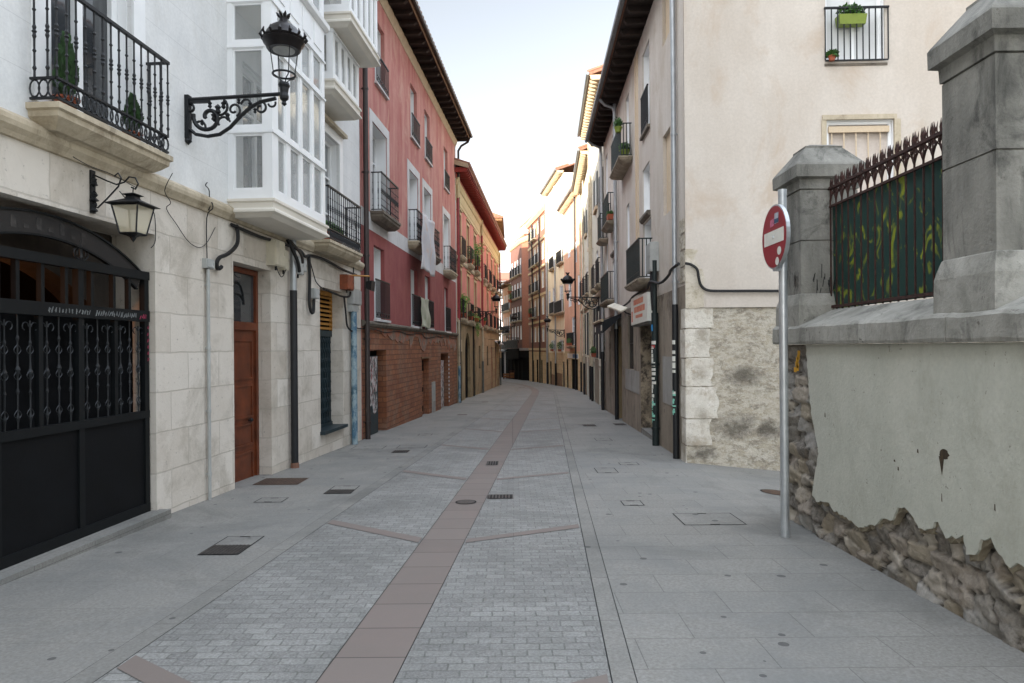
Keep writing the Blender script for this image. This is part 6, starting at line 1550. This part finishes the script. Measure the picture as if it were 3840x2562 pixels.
# fence
t = froot('iron_fence', 'rusty spiked iron fence backed by dark green sheet with yellow smears', 'fence', F, -1.3, z=2.2, n=-.3)
def sheet():
    q = NT('green_sheet_with_yellow_smears'); w = q.n('ShaderNodeTexNoise'); w.inputs['Scale'].default_value = 4.4; w.inputs['Detail'].default_value = 3; w.inputs['Distortion'].default_value = 1.3
    q.l(q.pos((1, 1.5, 1.0)), w.inputs['Vector']); m = q.ramp(w.outputs['Fac'], .56, .66)
    col = q.mix(m, C('#143a33'), C('#8c9622')); col = q.mix(q.ramp(q.noise(9, 3), .4, .7), col, q.mix(.4, col, (0.01, .03, .03, 1)))
    return q.done(col, .6)
mb = MB(F); n = -.33; mb.box(-2.47, -.16, n-.012, n, 2.23, 3.27); mb.build('green_sheet', sheet(), t)
mb = MB(F); n = -.3
us = [-.2-.12*i for i in range(19)]
for u in us: mb.box(u-.006, u+.006, n-.006, n+.006, 2.22, 3.3)
mb.box(-2.47, -.1, n-.014, n+.014, 2.235, 2.262); mb.box(-2.47, -.1, n-.012, n+.012, 3.25, 3.272); mb.build('bars', m_rust, t)
mb = MB(F); mb.box(-2.47, -.02, n-.02, n+.02, 3.43, 3.455); mb.lathe((-.02, n, 3.44), [(0, -.03), (.03, -.015), (.035, 0), (.03, .015), (0, .03)], 8)
for i, u in enumerate(us):
    if i < len(us)-1:
        v = us[i+1]; m = (u+v)/2
        mb.tube([(u, n, 3.27), (u-.01, n+.008, 3.32), (m+.012, n+.008, 3.38), (m+.03, n+.008, 3.43), (m+.02, n+.008, 3.5), (m+.045, n, 3.56)], [.008, .008, .009, .008, .008, .002], 5)
        mb.tube([(v, n, 3.27), (v+.01, n-.008, 3.32), (m-.012, n-.008, 3.38), (m-.03, n-.008, 3.43), (m-.02, n-.008, 3.5), (m-.045, n, 3.56)], [.008, .008, .009, .008, .008, .002], 5)
        mb.tube([(u, n+.004, 3.275), (m+.02, n+.004, 3.36), (v, n+.004, 3.44)], .006, 4); mb.tube([(v, n-.004, 3.275), (m-.02, n-.004, 3.36), (u, n-.004, 3.44)], .006, 4)
        mb.tube([(m, n, 3.45), (m+.012, n, 3.49), (m-.004, n, 3.55)], [.007, .008, .001], 4)
        mb.tube([(m+.028*math.sin(k/8*PI*1.6), n+.01, 3.40-.028*math.cos(k/8*PI*1.6)) for k in range(9)], .006, 4)
    mb.tube([(u, n, 3.27), (u, n, 3.45), (u, n, 3.5), (u, n, 3.56)], [.007, .007, .010, .001], 5)
mb.build('spear_crest', m_rust, t)
mb = MB(F)
R = random.Random(14)
for k in range(16):
    z = 2.36+.18*R.random(); nn = -.06-.28*R.random(); hh = .04+.1*R.random(); dd = R.uniform(-.02, .02); mb.face([(-.281, nn, z), (-.281, nn+.008, z), (-.281, nn+.008+dd, z+hh), (-.281, nn+dd, z+hh)])
for k in range(18):
    u = -.15+.3*R.random(); z = 2.44+.1*R.random(); d = R.uniform(-.02, .02); h = .06+.1*R.random(); mb.face([(u, .002, z), (u+.006, .002, z), (u+.006+d, .002, z+h), (u+d, .002, z+h)])
mb.build('black_scrawl', m_blk, [o for o in COL.objects if o.name == 'stone_pillar'][0])
# ground behind the wall (yard)
mb = MB(); mb.face([(3.5, -7, .3), (12, -7, .3), (12, 7, .1), (3.5, 7, .1)]); tag(mb.build('yard_ground', m_asph), kind='structure')

# ================================================================ no entry sign
sx, sy = 2.63, 6.61; z0 = G(sy)
t = root('no_entry_sign', 'round red no-entry sign with stickers on a galvanised post', 'traffic sign', (sx, sy, z0))
mb = MB(); mb.lathe((sx, sy, z0), [(.04, 0), (.04, 3.3), (.042, 3.3), (.042, 3.36), (0, 3.37)], 16); mb.build('post', m_pole, t, smooth=True)
zc = 2.755; xs = sx-.085; cy = sy+.0
def disc(mb, x0, x1, r, N=40, sg=1.):
    A = [(x0, cy+r*math.cos(2*PI*i/N), zc+r*math.sin(2*PI*i/N)) for i in range(N)]; B = [(x1, p[1], p[2]) for p in A]; mb.hull(A, B)
mb = MB(); disc(mb, xs, xs+.035, .31); mb.build('disc_back', m_pole, t)
mb = MB(); disc(mb, xs-.003, xs, .296); mb.build('red_face', m_signred, t)
mb = MB(); mb.box(xs-.006, xs-.003, cy-.245, cy+.24, zc-.068, zc+.062); mb.build('white_bar', m_signwhite, t)
mb = MB(); e = xs-.006
def dot(mb, y, z, ry, rz): mb.face([(e, cy+y+ry*math.cos(2*PI*i/16), zc+z+rz*math.sin(2*PI*i/16)) for i in range(16)])
dot(mb, -.14, -.15, .05, .04); dot(mb, -.09, -.245, .045, .04); mb.build('round_sticker', m_signwhite, t)
mb = MB(); mb.face([(e, cy-.03, zc+.12), (e, cy-.13, zc+.12), (e, cy-.13, zc+.22), (e, cy-.03, zc+.22)]); mb.build('sticker', plain('pale_sticker', '#a9aeb8', .5, var=.3, scale=30), t)
mb = MB(); mb.face([(e-.001, cy-.03, zc+.125), (e-.001, cy-.13, zc+.125), (e-.001, cy-.13, zc+.165), (e-.001, cy-.03, zc+.165)]); mb.build('sticker_band', plain('navy_sticker', '#2d4a66', .5), t)
mb = MB(); mb.face([(e, cy+.08, zc+.1), (e, cy-.015, zc+.11), (e, cy-.015, zc+.18), (e, cy+.08, zc+.17)]); mb.build('pink_sticker', plain('pink_sticker', '#c06a86', .5, var=.3, scale=30), t)
mb = MB(); mb.lathe((xs-.004, cy+.0, zc-.0), [(0, -.016), (.012, -.008), (.012, .008), (0, .016)], 8); mb.box(xs-.002, xs+.1, cy-.03, cy+.03, zc-.33, zc-.30); mb.build('clamp', m_zinc, t)

# ================================================================ light, sky, camera
el = math.radians(14); tv = Vector((.76, .65, 0)).normalized()
d = Vector((tv.x*math.cos(el), tv.y*math.cos(el), -math.sin(el)))
L = bpy.data.lights.new('sun', 'SUN'); L.energy = 5; L.angle = math.radians(.5); L.color = (1, .90, .76)
lo = bpy.data.objects.new('sun', L); COL.objects.link(lo); lo.rotation_euler = d.to_track_quat('-Z', 'Y').to_euler(); lo.location = (-20, -20, 40)
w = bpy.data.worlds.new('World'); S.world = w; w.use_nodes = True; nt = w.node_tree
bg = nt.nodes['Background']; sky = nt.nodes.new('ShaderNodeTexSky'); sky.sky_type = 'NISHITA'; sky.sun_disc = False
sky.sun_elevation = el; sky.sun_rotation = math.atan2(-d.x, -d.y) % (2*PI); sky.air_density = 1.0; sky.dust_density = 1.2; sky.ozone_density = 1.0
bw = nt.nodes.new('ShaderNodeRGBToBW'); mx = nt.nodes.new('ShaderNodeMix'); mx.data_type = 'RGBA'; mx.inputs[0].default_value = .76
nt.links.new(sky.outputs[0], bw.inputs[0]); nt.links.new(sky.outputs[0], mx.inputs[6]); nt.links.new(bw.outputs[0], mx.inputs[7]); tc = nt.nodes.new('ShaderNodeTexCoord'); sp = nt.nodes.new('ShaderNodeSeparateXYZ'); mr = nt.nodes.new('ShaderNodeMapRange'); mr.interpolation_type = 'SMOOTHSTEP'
nt.links.new(tc.outputs['Generated'], sp.inputs[0]); nt.links.new(sp.outputs['Z'], mr.inputs['Value'])   # overhead sky, out of view, brightened to fill the shaded street
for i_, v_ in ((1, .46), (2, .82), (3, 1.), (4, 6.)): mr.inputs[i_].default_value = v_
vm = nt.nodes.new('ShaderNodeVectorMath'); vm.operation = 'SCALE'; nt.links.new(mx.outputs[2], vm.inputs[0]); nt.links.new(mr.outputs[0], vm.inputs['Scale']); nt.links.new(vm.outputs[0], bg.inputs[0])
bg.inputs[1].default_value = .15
cam = bpy.data.cameras.new('camera'); co = bpy.data.objects.new('camera', cam); COL.objects.link(co)
co.location = (0, 0, 1.7); co.rotation_euler = (PI/2, .008, 0); cam.lens = 24; cam.sensor_width = 36; cam.sensor_fit = 'HORIZONTAL'; cam.shift_y = 24.6/3840; cam.clip_end = 1500; cam.clip_start = .05
S.camera = co

S.view_settings.view_transform = 'Standard'; S.view_settings.look = 'None'; S.view_settings.exposure = 1.7; S.view_settings.gamma = 1
S.render.engine = 'CYCLES'; S.cycles.max_bounces = 8; S.cycles.diffuse_bounces = 4; S.cycles.transparent_max_bounces = 12
